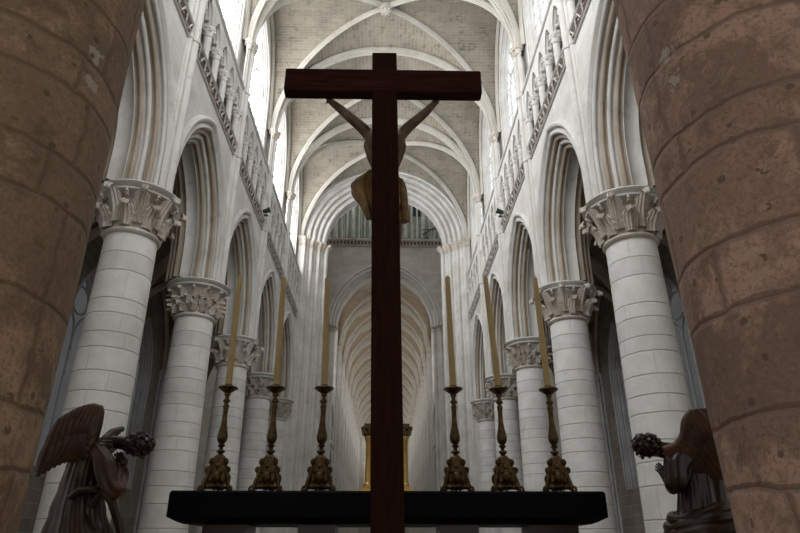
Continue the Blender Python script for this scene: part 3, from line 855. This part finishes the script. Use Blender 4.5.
# tabernacle
tx = .2; ty = 5.42
root = empty('tabernacle', (tx, ty, 2.015))
m = MB()
m.grid([[(sx*w, sy*w*.8, z) for sx, sy in ((-1, -1), (1, -1), (1, 1), (-1, 1))] for w, z in ((.235, 0), (.235, .02), (.2, .035), (.19, .06), (.16, .065))], closed_v=True); m.build('plinth', M['gilt'], root, smooth=False)
for sx in (-1, 1):
    for sy in (-1, 1):
        m = MB(); m.lathe([(.035, .06), (.035, .08), (.026, .09), (.024, .42), (.034, .44), (.034, .46)], sx*.15, sy*.12, 12); m.build('corner_post', M['gilt'], root)
m = MB(); m.box(-.13, .13, -.10, .10, .06, .45, bev=.01); m.box(-.165, -.145, -.09, .09, .07, .45); m.box(.145, .165, -.09, .09, .07, .45); m.build('chest', M['gilt'], root, smooth=False)
m = MB(); m.grid([[(sx*w, sy*w*.85, z) for sx, sy in ((-1, -1), (1, -1), (1, 1), (-1, 1))] for w, z in ((.17, .455), (.19, .47), (.19, .50), (.215, .515), (.215, .53), (.19, .54), (.19, .56), (.05, .58))], closed_v=True); m.build('canopy', M['darkgilt'], root, smooth=False)
m = MB()
for k in range(10): m.ball((-.19+k*.042, -.165, .512), .014, 6, 4)
m.build('canopy_beading', M['gilt'], root)
tag(root, 'gilded tabernacle with corner posts standing on the black shelf behind the cross', 'tabernacle')

# candlesticks
def candlestick():
    root = empty('candlestick')
    b = MB()
    tri = lambda an, z: 1+.22*cos(3*(an-pi/6+pi/3))*max(0, 1-z/.34)+.05*cos(9*an)
    b.lathe([(.02, .045), (.088, .042), (.10, .055), (.09, .07), (.078, .09), (.078, .12), (.078, .15), (.068, .18), (.072, .205), (.06, .23), (.046, .26), (.052, .285), (.04, .30), (.024, .315), (.012, .32)], 0, 0, 36, mod=tri)
    b.build('base', M['brass'], root, ang=60)
    for k in range(3):
        an = k*2*pi/3-pi/2+pi/3*1
        er = Vector((cos(an), sin(an), 0)); et = Vector((-sin(an), cos(an), 0))
        f = MB()
        pts = []
        for q in range(15):
            t = q/14; aa = -pi/2+t*2.2*pi; rr = .030*(1-.6*t)
            pts.append(er*(.125+rr*cos(aa)*1.0)+Vector((0, 0, .036+rr*sin(aa))))
        f.tube(pts, [.013*(1-.4*q/14) for q in range(15)], 8); f.ball(er*.118+Vector((0, 0, .03)), .018, 8, 6)
        f.tube([er*.12+Vector((0, 0, .045)), er*.112+Vector((0, 0, .09)), er*.094+Vector((0, 0, .13)), er*.085+Vector((0, 0, .17)), er*.07+Vector((0, 0, .22))], [.016, .013, .015, .018, .01], 8)
        f.build('foot', M['brass'], root)
        s = MB()
        for (rd, zz, r0) in ((.060, .255, .026), (.092, .19, .022)):
            pts = []
            for q in range(13):
                t = q/12; aa = -pi/2+t*2*pi; rr = r0*(1-.6*t)
                pts.append(er*(rd+rr*cos(aa))+Vector((0, 0, zz+rr*sin(aa))))
            s.tube(pts, .011, 7); s.ball(er*rd+Vector((0, 0, zz)), r0*.55, 8, 5)
        # face ornament between the feet
        en = Vector((cos(an+pi/3), sin(an+pi/3), 0)); e2 = Vector((-en.y, en.x, 0))
        s.ball(en*.072+Vector((0, 0, .125)), .042, 10, 7, (1, 1, 1.2))
        for sg in (-1, 1):
            s.ball(en*.066+e2*(sg*.045)+Vector((0, 0, .10)), .022, 8, 5); s.ball(en*.06+e2*(sg*.035)+Vector((0, 0, .17)), .02, 8, 5)
            s.ball(en*.07+e2*(sg*.055)+Vector((0, 0, .055)), .02, 8, 5)
        s.ball(en*.052+Vector((0, 0, .215)), .025, 8, 6)
        s.build('scroll_ornament', M['brass'], root)
    st = MB()
    flut = lambda an, z: 1+.06*cos(8*an)
    st.lathe([(.012, .318), (.022, .325), (.034, .335), (.034, .345), (.016, .355), (.016, .375), (.028, .382), (.03, .392), (.018, .40), (.022, .405), (.036, .425), (.042, .45), (.041, .475), (.034, .51), (.026, .55), (.021, .60), (.019, .66), (.021, .70), (.027, .72), (.018, .735), (.018, .75), (.03, .76), (.03, .772), (.017, .785), (.017, .81), (.026, .818), (.026, .828), (.02, .838)], 0, 0, 24, mod=flut)
    st.build('stem', M['brass'], root, ang=60)
    d = MB(); d.lathe([(.02, .832), (.04, .845), (.062, .86), (.07, .87), (.084, .875), (.086, .882), (.082, .888), (.05, .885), (.034, .885), (.034, .91), (.028, .912)], 0, 0, 28)
    d.build('drip_pan', M['brass'], root)
    return root
cs = candlestick(); first = True
def candle():
    root = empty('altar_candle')
    c = MB()
    c.lathe([(.027, 0), (.029, .01)]+[(.029-.005*k/8, .02+1.03*k/8) for k in range(9)]+[(.018, 1.066), (.008, 1.06)], 0, 0, 20); c.build('wax', M['wax'], root)
    w = MB(); w.tube([(0, 0, 1.055), (.002, 0, 1.07), (.006, 0, 1.085)], .002, 5); w.build('wick', M['wick'], root)
    return root
cn = candle()
CXS = [-1.2, -.78, -.355, .785, 1.19, 1.635]
whr = ['farthest left', 'second from the left', 'third from the left, next to the cross', 'fourth from the left, just right of the cross', 'fifth from the left', 'farthest right']
for i, x in enumerate(CXS):
    a = cs if i == 0 else copy_tree(cs); a.location = (x, 5.4, 2.023); a.rotation_euler.z = [.1, -.06, .04, -.05, .08, -.1][i]
    tag(a, 'ornate gilt brass candlestick on the black shelf, %s' % whr[i].replace('fourth from the left, just', 'just'), 'candlestick', 'altar candlesticks')
    c = cn if i == 0 else copy_tree(cn); c.location = (x, 5.4, 2.023+.905)
    c.rotation_euler = (0, [-.012, -.015, -.025, -.014, -.052, -.02][i], 0)
    c.scale.z = [.99, .98, .98, 1.0, 1.0, 1.0][i]
    tag(c, 'tall unlit yellow candle in the altar candlestick %s' % whr[i].replace('fourth from the left, just', 'just'), 'candle', 'altar candles')

# ------------------------------------------------------------------ crucifix
CY = 4.2
cr = empty('crucifix', (.235, CY, 0)); cr.rotation_euler = (0, radians(-.9), 0)
m = MB(); m.box(-.109, .109, 0, .12, .25, 5.66, bev=.008); m.build('upright_beam', M['wood'], cr, smooth=False)
m = MB(); m.box(-.86, .86, .006, .126, -.125, .125, bev=.01)
bar = m.build('crossbeam', M['woodbar'], cr, smooth=False); bar.location = (-.012, -.012, 5.335); bar.rotation_euler = (0, radians(.9+.3), radians(-.5))
m = MB(); m.box(-.35, .35, -.22, .36, 0, .12, bev=.02); m.box(-.22, .22, -.12, .26, .12, .26, bev=.02); m.build('foot_block', M['wood'], cr, smooth=False)
tag(cr, 'tall dark wooden crucifix seen from behind with a gilded figure on its far side', 'crucifix')
def skin(name, verts, edges, rad, mat, parent, sub=2, root=0):
    me = bpy.data.meshes.new(name); me.from_pydata([tuple(v) for v in verts], edges, []); me.materials.append(mat)
    o = bpy.data.objects.new(name, me); COL.objects.link(o); o.parent = parent
    sk = o.modifiers.new('Skin', 'SKIN'); sk.use_smooth_shade = True
    for i, r in enumerate(rad):
        sv = me.skin_vertices[0].data[i]; sv.radius = (r, r) if not isinstance(r, tuple) else r
        sv.use_root = (i == root)
    ss = o.modifiers.new('Sub', 'SUBSURF'); ss.levels = sub; ss.render_levels = sub
    return o
def skeleton():
    V = []; E = []; Rr = []
    def chain(pts, start=None):
        prev = start; ids = []
        for p, r in pts:
            V.append(p); Rr.append(r); k = len(V)-1
            if prev is not None: E.append((prev, k))
            prev = k; ids.append(k)
        return ids
    return V, E, Rr, chain
def hand(chain, wrist, w, d, side, s=1.0, curl=.3, down=None):
    """palm and five bent fingers; d = finger direction, side = thumb side, down = curl direction"""
    d = Vector(d).normalized(); side = Vector(side).normalized(); down = Vector(down).normalized()
    w = Vector(w)
    palm = chain([(w+d*.03*s, .016*s), (w+d*.062*s, (.017*s))], wrist)
    for k, L in enumerate((.058, .066, .062, .048)):
        off = side*((1.5-k)*.018*s)
        b = w+d*.07*s+off
        chain([(b, .0078*s), (b+d*L*.5*s*(1-curl*.3)+down*L*curl*.4*s, .0072*s), (b+d*L*.8*s*(1-curl*.5)+down*L*curl*1.1*s, .006*s)], palm[1])
    b = w+d*.02*s+side*.03*s
    chain([(b, .009*s), (b+(d+side*.7)*.025*s+down*.008*s, .008*s), (b+(d+side*.3)*.05*s+down*.018*s, .0065*s)], palm[0])

# figure: pelvis at root, hanging with bent knees turned to one side
V, E, Rr, chain = skeleton()
fy = .28
zb = 5.16   # height of the hands in crucifix space
pel = chain([(Vector((-.005, fy+.02, 4.30)), .082)])
sp = chain([(Vector((0, fy+.02, 4.42)), .088), (Vector((.0, fy, 4.55)), (.11, .16)), (Vector((.0, fy-.02, 4.68)), (.13, .20)), (Vector((.0, fy-.01, 4.80)), (.11, .19)), (Vector((0, fy+.01, 4.81)), .038), (Vector((.01, fy+.05, 4.86)), .036), (Vector((.02, fy+.09, 4.91)), (.055, .06)), (Vector((.025, fy+.12, 4.97)), .050)], pel[0])
for sg, hx in ((-1, -.53), (1, .50)):
    a_ = chain([(Vector((sg*.14, fy-.03, 4.82)), .062), (Vector((sg*.20, fy-.07, 4.87)), .052), (Vector((sg*.28, fy-.10, 4.93)), .048), (Vector((sg*.37, fy-.12, 5.01)), .042), (Vector((hx*.93, fy-.135, 5.12)), .028)], sp[3])
    hand(chain, a_[-1], V[a_[-1]], (sg*.55, -.02, .8), (-sg*.8, 0, .5), .95, .4, (0, 1, -.1))
    hp = chain([(Vector((sg*.06+.0, fy+.03, 4.25)), .078), (Vector((sg*.065+.02, fy+.14, 4.05)), .062), (Vector((sg*.06+.03, fy+.20, 3.88)), .048), (Vector((sg*.055+.02, fy+.13, 3.72)), .044), (Vector((sg*.04, fy+.03, 3.55)), .030), (Vector((sg*.03, fy-.03, 3.48)), .028), (Vector((sg*.03, fy+.03, 3.42)), .024), (Vector((sg*.03, fy+.08, 3.38)), .016)], pel[0])
fg = skin('figure', V, E, Rr, M['flesh'], cr); fg.location = (0, 0, .12)
def drape(mb, secs, n=48, folds=9, amp=.12, seed=0, twist=0, cap=True):
    """cloth around a line of sections (centre, rx, ry) with running folds"""
    rows = []; rnd = random.Random(seed); ph = [rnd.uniform(0, 6.28) for _ in range(6)]
    N = len(secs)
    for i, s in enumerate(secs):
        c, rx, ry = Vector(s[0]), s[1], s[2]; am = s[3] if len(s) > 3 else amp
        tilt = s[4] if len(s) > 4 else 0
        t = i/(N-1); row = []
        for k in range(n):
            an = 2*pi*k/n; q = an+twist*t
            f = 1+am*(.55*sin(folds*q+ph[0]+1.2*sin(2*t*3+ph[1]))+.3*sin((folds*2-3)*q+ph[2]+2*t)+.35*sin(3*q+ph[3]+t*2))
            row.append(c+Vector((rx*f*cos(an), ry*f*sin(an), tilt*cos(an))))
        rows.append(row)
    b = mb.grid(rows, closed_v=True)
    if cap:
        mb.f.append(tuple(b+k for k in range(n-1, -1, -1))); mb.f.append(tuple(b+(len(rows)-1)*n+k for k in range(n)))
def sleeve(mb, pts, rads, n=30, folds=5, amp=.12, seed=0, k=5):
    """folded cloth tube that follows a limb"""
    P = [Vector(p) for p in pts]; Q = []; Rd = []
    for i in range(len(P)-1):
        for q in range(k):
            t = q/k; a = P[max(i-1, 0)]; b = P[i]; c = P[i+1]; d = P[min(i+2, len(P)-1)]
            Q.append(.5*((2*b)+(c-a)*t+(2*a-5*b+4*c-d)*t*t+(-a+3*b-3*c+d)*t**3)); Rd.append(rads[i]+(rads[i+1]-rads[i])*t)
    Q.append(P[-1]); Rd.append(rads[-1])
    rnd = random.Random(seed); ph = [rnd.uniform(0, 6.28) for _ in range(5)]; rows = []; up = None
    for i, p in enumerate(Q):
        t = (Q[min(i+1, len(Q)-1)]-Q[max(i-1, 0)]).normalized()
        if up is None: up = t.orthogonal().normalized()
        up = (up-t*up.dot(t)).normalized(); w = t.cross(up); u = i/len(Q)
        row = []
        for j in range(n):
            an = 2*pi*j/n
            r = Rd[i]*(1+amp*(.6*sin(folds*an+ph[0]+3*u)+.4*sin(3*an+ph[1]-5*u)+.5*sin(9*u*2+2*an+ph[2])))
            row.append(p+up*(r*cos(an))+w*(r*sin(an)))
        rows.append(row)
    b = mb.grid(rows, closed_v=True)
    mb.f.append(tuple(b+j for j in range(n-1, -1, -1))); mb.f.append(tuple(b+(len(rows)-1)*n+j for j in range(n)))
def densify(secs, k=4):
    out = []
    for i in range(len(secs)-1):
        a, b = secs[i], secs[i+1]
        for q in range(k):
            t = q/k; t2 = t*t*(3-2*t)
            out.append((Vector(a[0]).lerp(Vector(b[0]), t), a[1]+(b[1]-a[1])*t2, a[2]+(b[2]-a[2])*t2)+((a[3]+(b[3]-a[3])*t,) if len(a) > 3 else ()))
    out.append(secs[-1]); return out
m = MB()
drape(m, densify([((0, fy+.03, 4.02), .11, .13, .12), ((0, fy+.05, 4.12), .145, .15, .12), ((-.01, fy+.02, 4.27), .155, .14, .08), ((-.01, fy+.02, 4.38), .14, .12, .1), ((0, fy+.02, 4.42), .11, .1, .1)]), folds=7, amp=.1, seed=3)
m.build('loincloth', M['cloth'], fg, ang=70)
m = MB()  # knot and hanging end of the cloth on the left of the hips, smaller fold on the right
drape(m, densify([((-.13, fy-.02, 3.98), .03, .03, .2), ((-.15, fy-.02, 4.08), .05, .05, .2), ((-.19, fy-.02, 4.22), .085, .07, .2), ((-.185, fy, 4.34), .10, .08, .18), ((-.13, fy, 4.43), .06, .06, .15), ((-.09, fy, 4.46), .02, .03, .1)]), n=32, folds=5, amp=.2, seed=5)
m.build('cloth_knot', M['cloth'], fg, ang=70)
m = MB()
drape(m, densify([((.15, fy+.03, 3.98), .05, .04, .2), ((.145, fy+.03, 4.12), .05, .05, .2), ((.13, fy+.03, 4.25), .055, .06, .2), ((.12, fy+.02, 4.36), .05, .05, .2), ((.09, fy, 4.40), .02, .03, .1)]), n=32, folds=5, amp=.2, seed=8)
m.build('cloth_end', M['cloth'], fg, ang=70)
m = MB(); hc = Vector((.025, fy+.11, 4.955)); m.ball(hc, .068, 16, 10, (1, 1.05, 1.15))
for k in range(14): an = k*2*pi/14; m.tube([hc+Vector((.06*cos(an), .06*sin(an), .03)), hc+Vector((.075*cos(an), .07*sin(an)-.01, -.03)), hc+Vector((.07*cos(an), .06*sin(an)-.03, -.10))], [.012, .016, .008], 6)
m.build('hair', M['statue'], fg)
for sg, hx in ((-1, -.53), (1, .495)):
    m = MB(); m.tube([(hx*.97, .12, 5.26), (hx*.97, .2, 5.26)], .006, 6); m.ball((hx*.97, .2, 5.26), .012, 6, 4); m.build('nail', M['iron'], cr)

# ------------------------------------------------------------------ angels
def feather(mb, a, b, w, th, nrm, n=8, curve=.0):
    a = Vector(a); b = Vector(b); d = b-a; nr = Vector(nrm).normalized(); sdv = d.normalized().cross(nr)
    rows = []
    for i in range(n+1):
        t = i/n; ww = w*(.55+.9*t-.2*t*t) if t < .6 else w*1.02*sqrt(max(.0, 1-((t-.6)/.42)**2))
        c = a+d*t+nr*(curve*sin(pi*t))
        rows.append([c+sdv*(-ww)-nr*th*.1, c+sdv*(-ww*.5)+nr*th, c+nr*th*1.5, c+sdv*(ww*.5)+nr*th, c+sdv*ww-nr*th*.1, c+sdv*(ww*.5)-nr*th, c-nr*th*1.3, c+sdv*(-ww*.5)-nr*th])
    b_ = mb.grid(rows, closed_v=True); mb.f.append(tuple(b_+k for k in range(7, -1, -1))); mb.f.append(tuple(b_+n*8+k for k in range(8)))
def lerpl(pts, t):
    k = min(int(t*(len(pts)-1)), len(pts)-2); f = t*(len(pts)-1)-k
    return Vector(pts[k]).lerp(Vector(pts[k+1]), f)
def wing(parent, lead, trail, nf, w, nrm, mat, lay=.018, second=True, arm_r=.035):
    m = MB()
    for i in range(nf):
        t = i/(nf-1)
        feather(m, lerpl(lead, t), lerpl(trail, t), w*(1-.15*t), .008, nrm, curve=.03)
    if second:
        for i in range(nf+2):
            t = i/(nf+1); A = lerpl(lead, t); B = lerpl(trail, t)
            feather(m, A+Vector(nrm)*lay, A.lerp(B, .58)+Vector(nrm)*lay, w*.8, .007, nrm, curve=.02)
            feather(m, A-Vector(nrm)*lay, A.lerp(B, .62)-Vector(nrm)*lay, w*.8, .007, nrm, curve=-.01)
        for i in range(nf+5):
            t = i/(nf+4); A = lerpl(lead, t); B = lerpl(trail, t)
            feather(m, A+Vector(nrm)*lay*1.9, A.lerp(B, .30)+Vector(nrm)*lay*1.9, w*.65, .006, nrm)
            feather(m, A-Vector(nrm)*lay*1.9, A.lerp(B, .30)-Vector(nrm)*lay*1.9, w*.65, .006, nrm)
    m.tube([lerpl(lead, k/14) for k in range(15)], [arm_r*(1-.3*k/14) for k in range(15)], 8)
    return m.build('wing', mat, parent, ang=60)
def curls(mb, c, r, n, seed, s=.3, sq=(1, 1, 1)):
    rnd = random.Random(seed)
    for k in range(n):
        z = 1-2*(k+.5)/n; a_ = k*2.4; q = sqrt(1-z*z)
        p = Vector(c)+Vector((q*cos(a_)*sq[0], q*sin(a_)*sq[1], z*sq[2]))*r
        pts = [p+Vector((.3*r*s*cos(t*1.9+a_)*(1-t/9), .3*r*s*sin(t*1.9+a_), .28*r*s*sin(t*1.3+k)))*2.2 for t in range(6)]
        mb.tube(pts, [.013, .017, .018, .016, .012, .007], 6)
AY = 4.7
def Pa(x, y, dy=0): return at(x, y, AY+dy)
def face(parent, c, f, upv, r, mat):
    """nose, brow, lips, chin, ears on the front of a small head"""
    f = Vector(f).normalized(); upv = Vector(upv).normalized(); sdv = f.cross(upv).normalized(); c = Vector(c); m = MB()
    m.tube([c+f*r*.85+upv*r*.35, c+f*r*1.18-upv*r*.12, c+f*r*.95-upv*r*.2], [r*.09, r*.14, r*.1], 6)
    for sg in (-1, 1):
        m.ball(c+f*r*.84+sdv*sg*r*.34+upv*r*.1, r*.15, 8, 6)
        m.tube([c+f*r*.92+sdv*sg*r*.12+upv*r*.3, c+f*r*.86+sdv*sg*r*.36+upv*r*.36, c+f*r*.7+sdv*sg*r*.55+upv*r*.24], [r*.05, r*.07, r*.04], 6)
        m.ball(c+sdv*sg*r*.95-upv*r*.05, r*.2, 8, 6)
    m.tube([c+f*r*.85+sdv*r*.2-upv*r*.42, c+f*r*1.0-upv*r*.4, c+f*r*.85-sdv*r*.2-upv*r*.42], [r*.04, r*.09, r*.04], 6)
    m.ball(c+f*r*.72-upv*r*.72, r*.26, 8, 6)
    m.build('face', mat, parent)

# left angel: bows to the right, arms crossed on the breast, wings raised
AL = empty('angel_statue')
V, E, Rr, chain = skeleton()
pe = Pa(76, 505); ch = Pa(90, 455); nk = Pa(112, 441); hd = Pa(140, 447, .0)
pl_ = chain([(pe, .10)])
sp = chain([(pe.lerp(ch, .45), .085), (ch, .11), (Pa(100, 448), .09), (nk, .055), (Pa(122, 443), .048), (Pa(134, 445, .0), (.062, .066)), (Pa(144, 448, .0), .06)], pl_[0])
for sg in (-1, 1):
    sh = Pa(100, 451, sg*.12); 
    el = Pa(108, 483, sg*.15); wr = Pa(122, 470, sg*.0+sg*.02)
    a_ = chain([(sh, .045), (sh.lerp(el, .5), .040), (el, .034), (el.lerp(wr, .5), .030), (wr, .019)], sp[1])
    hand(chain, a_[-1], wr, Pa(118, 452)-wr, (0.6, sg*.3, .3), 1.15, .25, (-.8, 0, -.2))
# kneeling legs under the robe
for sg in (-1, 1):
    chain([(pe+Vector((.02, sg*.08, -.06)), .09), (pe+Vector((.2, sg*.09, -.22)), .075), (pe+Vector((.26, sg*.09, -.42)), .055), (pe+Vector((.05, sg*.09, -.47)), .05), (pe+Vector((-.14, sg*.09, -.48)), .035)], pl_[0])
b = skin('body', V, E, Rr, M['statue'], AL)
m = MB()
drape(m, densify([(pe+Vector((.10, 0, -.52)), .27, .22, .12), (pe+Vector((.08, 0, -.38)), .26, .22, .13), (pe+Vector((.045, 0, -.2)), .225, .2, .12), (pe+Vector((.02, 0, -.05)), .18, .17, .09), (pe.lerp(ch, .35), .14, .145, .06), (pe.lerp(ch, .7), .125, .15, .05), (ch+Vector((.0, 0, .0)), .125, .155, .05), (ch+Vector((.045, 0, .05)), .125, .15, .05), (ch+Vector((.075, 0, .085)), .10, .12, .05), (nk+Vector((-.01, 0, .0)), .055, .06, .04)], 6), n=96, folds=11, seed=2)
m.build('robe', M['robeg'], AL, ang=75)
for sg in (-1, 1):
    m = MB(); sleeve(m, [Pa(96, 449, sg*.10), Pa(103, 463, sg*.15), Pa(110, 485, sg*.16), Pa(117, 490, sg*.12), Pa(121, 476, sg*.05), Pa(119, 466, sg*.0)], [.055, .062, .058, .055, .046, .032], seed=4+sg, amp=.22)
    m.build('sleeve', M['wing'] if sg < 0 else M['robeg'], AL, ang=75)
m = MB(); hc = Pa(139, 444); m.ball(hc, .08, 14, 9, (1.3, 1, .95)); curls(m, hc, .078, 44, 3, .2, (1.3, 1, .95)); m.build('hair', M['statue'], AL)
face(AL, Pa(142, 448), (.75, 0, -.55), (.55, 0, .8), .062, M['statue'])
wing(AL, [Pa(92, 446, -.12), Pa(98, 425, -.16), Pa(101, 409, -.18), Pa(92, 407, -.2), Pa(78, 411, -.22), Pa(62, 420, -.24)], [Pa(78, 462, -.13), Pa(69, 462, -.17), Pa(62, 463, -.2), Pa(54, 467, -.22), Pa(45, 472, -.25), Pa(37, 477, -.28)], 9, .046, (.12, -1, .1), M['wing'])
wing(AL, [Pa(98, 448, .14), Pa(104, 440, .2), Pa(112, 432, .3), Pa(122, 429, .42)], [Pa(92, 455, .2), Pa(96, 450, .3), Pa(101, 444, .4), Pa(108, 436, .5)], 8, .03, (.3, 1, .1), M['wing'], second=False)
m = MB()
m.tube([Pa(92, 505, -.1), Pa(103, 492, -.13), Pa(112, 500, -.1), Pa(118, 520, -.08), Pa(122, 540, -.06)], [.03, .04, .035, .03, .02], 8)
m.tube([Pa(66, 500, -.14), Pa(80, 490, -.17), Pa(96, 489, -.16), Pa(106, 494, -.1)], [.02, .028, .028, .02], 8)
m.build('sash', M['robeg'], AL)
tag(AL, 'dark winged angel statue bowing to the right beside the left column', 'statue', 'angel statues')

# right angel: kneels facing left with joined hands
AR = empty('angel_statue')
V, E, Rr, chain = skeleton()
pe = Pa(706, 505); ch = Pa(694, 464); nk = Pa(669, 451)
pl_ = chain([(pe, .11)])
sp = chain([(pe.lerp(ch, .5), .09), (ch, .11), (Pa(683, 456), .10), (nk, .07), (Pa(661, 450), .062), (Pa(652, 447), (.062, .066)), (Pa(643, 448), .058)], pl_[0])
for sg in (-1, 1):
    sh = Pa(690, 458, sg*.13); el = Pa(683, 487, sg*.12); wr = Pa(668, 477, sg*.025)
    a_ = chain([(sh, .045), (sh.lerp(el, .5), .04), (el, .034), (el.lerp(wr, .5), .03), (wr, .019)], sp[1])
    hand(chain, a_[-1], wr, Pa(655, 464)-wr, (.5, 0, .6), .95, .12, (0, -sg, 0))
for sg in (-1, 1):
    chain([(pe+Vector((-.02, sg*.08, -.05)), .09), (pe+Vector((-.2, sg*.09, -.14)), .075), (pe+Vector((-.24, sg*.09, -.40)), .055), (pe+Vector((-.05, sg*.09, -.47)), .05), (pe+Vector((.12, sg*.09, -.48)), .035)], pl_[0])
skin('body', V, E, Rr, M['statue'], AR)
m = MB()
drape(m, densify([(pe+Vector((-.08, 0, -.52)), .30, .24, .12), (pe+Vector((-.06, 0, -.38)), .28, .24, .13), (pe+Vector((-.04, 0, -.16)), .23, .21, .12), (pe+Vector((0, 0, -.02)), .19, .18, .09), (pe.lerp(ch, .35)+Vector((.03, 0, 0)), .19, .165, .08), (pe.lerp(ch, .75)+Vector((.05, 0, 0)), .19, .17, .07), (ch, .15, .17, .05), (ch+Vector((-.06, 0, .05)), .13, .15, .05), (ch+Vector((-.11, 0, .08)), .09, .11, .05), (nk+Vector((.0, 0, .0)), .055, .06, .04)], 6), n=96, folds=11, seed=12)
m.build('robe', M['statue'], AR, ang=75)
m = MB()   # rolled mantle around the hips
for k, (dz, rr) in enumerate(((-.05, .045), (-.10, .05), (-.16, .05))):
    pts = []
    for q in range(21):
        an = pi*.35+q/20*pi*1.5
        pts.append(pe+Vector((-.02+(.235+.02*k)*cos(an), (.2+.015*k)*sin(an), dz+.05*cos(an)+.012*sin(an*3+k))))
    m.tube(pts, [rr*(.75+.3*sin(q*.9+k)**2) for q in range(21)], 10)
m.build('mantle', M['robeg'], AR)
for sg in (-1, 1):
    m = MB(); sleeve(m, [Pa(690, 452, sg*.08), Pa(678, 462, sg*.13), Pa(676, 480, sg*.14), Pa(674, 485, sg*.11), Pa(668, 477, sg*.05), Pa(662, 470, sg*.025)], [.07, .085, .075, .062, .045, .03], seed=24+sg, amp=.14)
    m.build('sleeve', M['statue'], AR, ang=75)
m = MB(); hc = Pa(647, 445); m.ball(hc, .074, 14, 9, (1.3, 1, .95)); curls(m, hc, .07, 46, 9, .3, (1.35, 1, 1)); m.build('hair', M['statue'], AR)
face(AR, Pa(643, 449), (-.75, 0, -.5), (-.5, 0, .8), .06, M['statue'])
wing(AR, [Pa(664, 451, -.12), Pa(676, 447, -.15), Pa(684, 436, -.18), Pa(685, 421, -.2), Pa(691, 412, -.22), Pa(714, 411, -.25)], [Pa(706, 474, -.12), Pa(712, 476, -.14), Pa(720, 480, -.16), Pa(728, 478, -.2), Pa(734, 470, -.24), Pa(738, 462, -.28)], 9, .048, (-.12, -1, .1), M['wing'])
wing(AR, [Pa(694, 452, .14), Pa(697, 435, .2), Pa(700, 420, .26), Pa(712, 415, .34)], [Pa(712, 470, .16), Pa(718, 468, .24), Pa(724, 460, .32), Pa(732, 450, .4)], 9, .034, (.1, 1, .1), M['wing'], second=False)
tag(AR, 'dark winged angel statue kneeling with joined hands beside the right column', 'statue', 'angel statues')
# stone blocks that carry the angels
for nm, x, lb in (('left', at(84, 533, AY).x, 'plain stone block under the bowing angel on the left'), ('right', at(700, 533, AY).x, 'plain stone block under the praying angel on the right')):
    m = MB(); m.box(-.36, .36, -.3, .3, 0, 1.22, bev=.02); m.box(-.4, .4, -.34, .34, 1.22, 1.36, bev=.02)
    o = m.build('statue_block', M['tan'], smooth=False); o.location = (x, AY, 0); tag(o, lb, 'pedestal')

# small spotlights on the triforium ledges
def spot(sd, y, z, label):
    root = empty('spotlight', (sd*(WX-.22), y, z))
    m = MB(); m.lathe([(.09, 0), (.09, .03), (.02, .04), (.02, .16)], 0, 0, 10); m.build('bracket', M['iron'], root)
    m = MB(); m.lathe([(.05, -.16), (.09, -.12), (.11, .1), (.13, .16), (.12, .17)], 0, 0, 14); h_ = m.build('lamp_housing', M['iron'], root); h_.location = (0, 0, .24); h_.rotation_euler = (0, radians(-sd*70), 0)
    tag(root, label, 'spotlight')
spot(-1, 23.35, Z_TRI+.02, 'small dark spotlight on the left triforium ledge'); spot(1, 23.2, Z_TRI+.02, 'small dark spotlight on the right triforium ledge')

# ------------------------------------------------------------------ light and output
w = bpy.data.worlds.new('world'); S.world = w; w.use_nodes = True
w.node_tree.nodes['Background'].inputs[0].default_value = (1, .95, .9, 1); w.node_tree.nodes['Background'].inputs[1].default_value = .42
S.view_settings.view_transform = 'Standard'; S.view_settings.look = 'None'; S.view_settings.gamma = 1; S.view_settings.use_curve_mapping = False
S.view_settings.exposure = 0.30
S.cycles.use_denoising = True
S.cycles.max_bounces = 8; S.cycles.diffuse_bounces = 6; S.cycles.glossy_bounces = 3
S.cycles.sample_clamp_indirect = 6
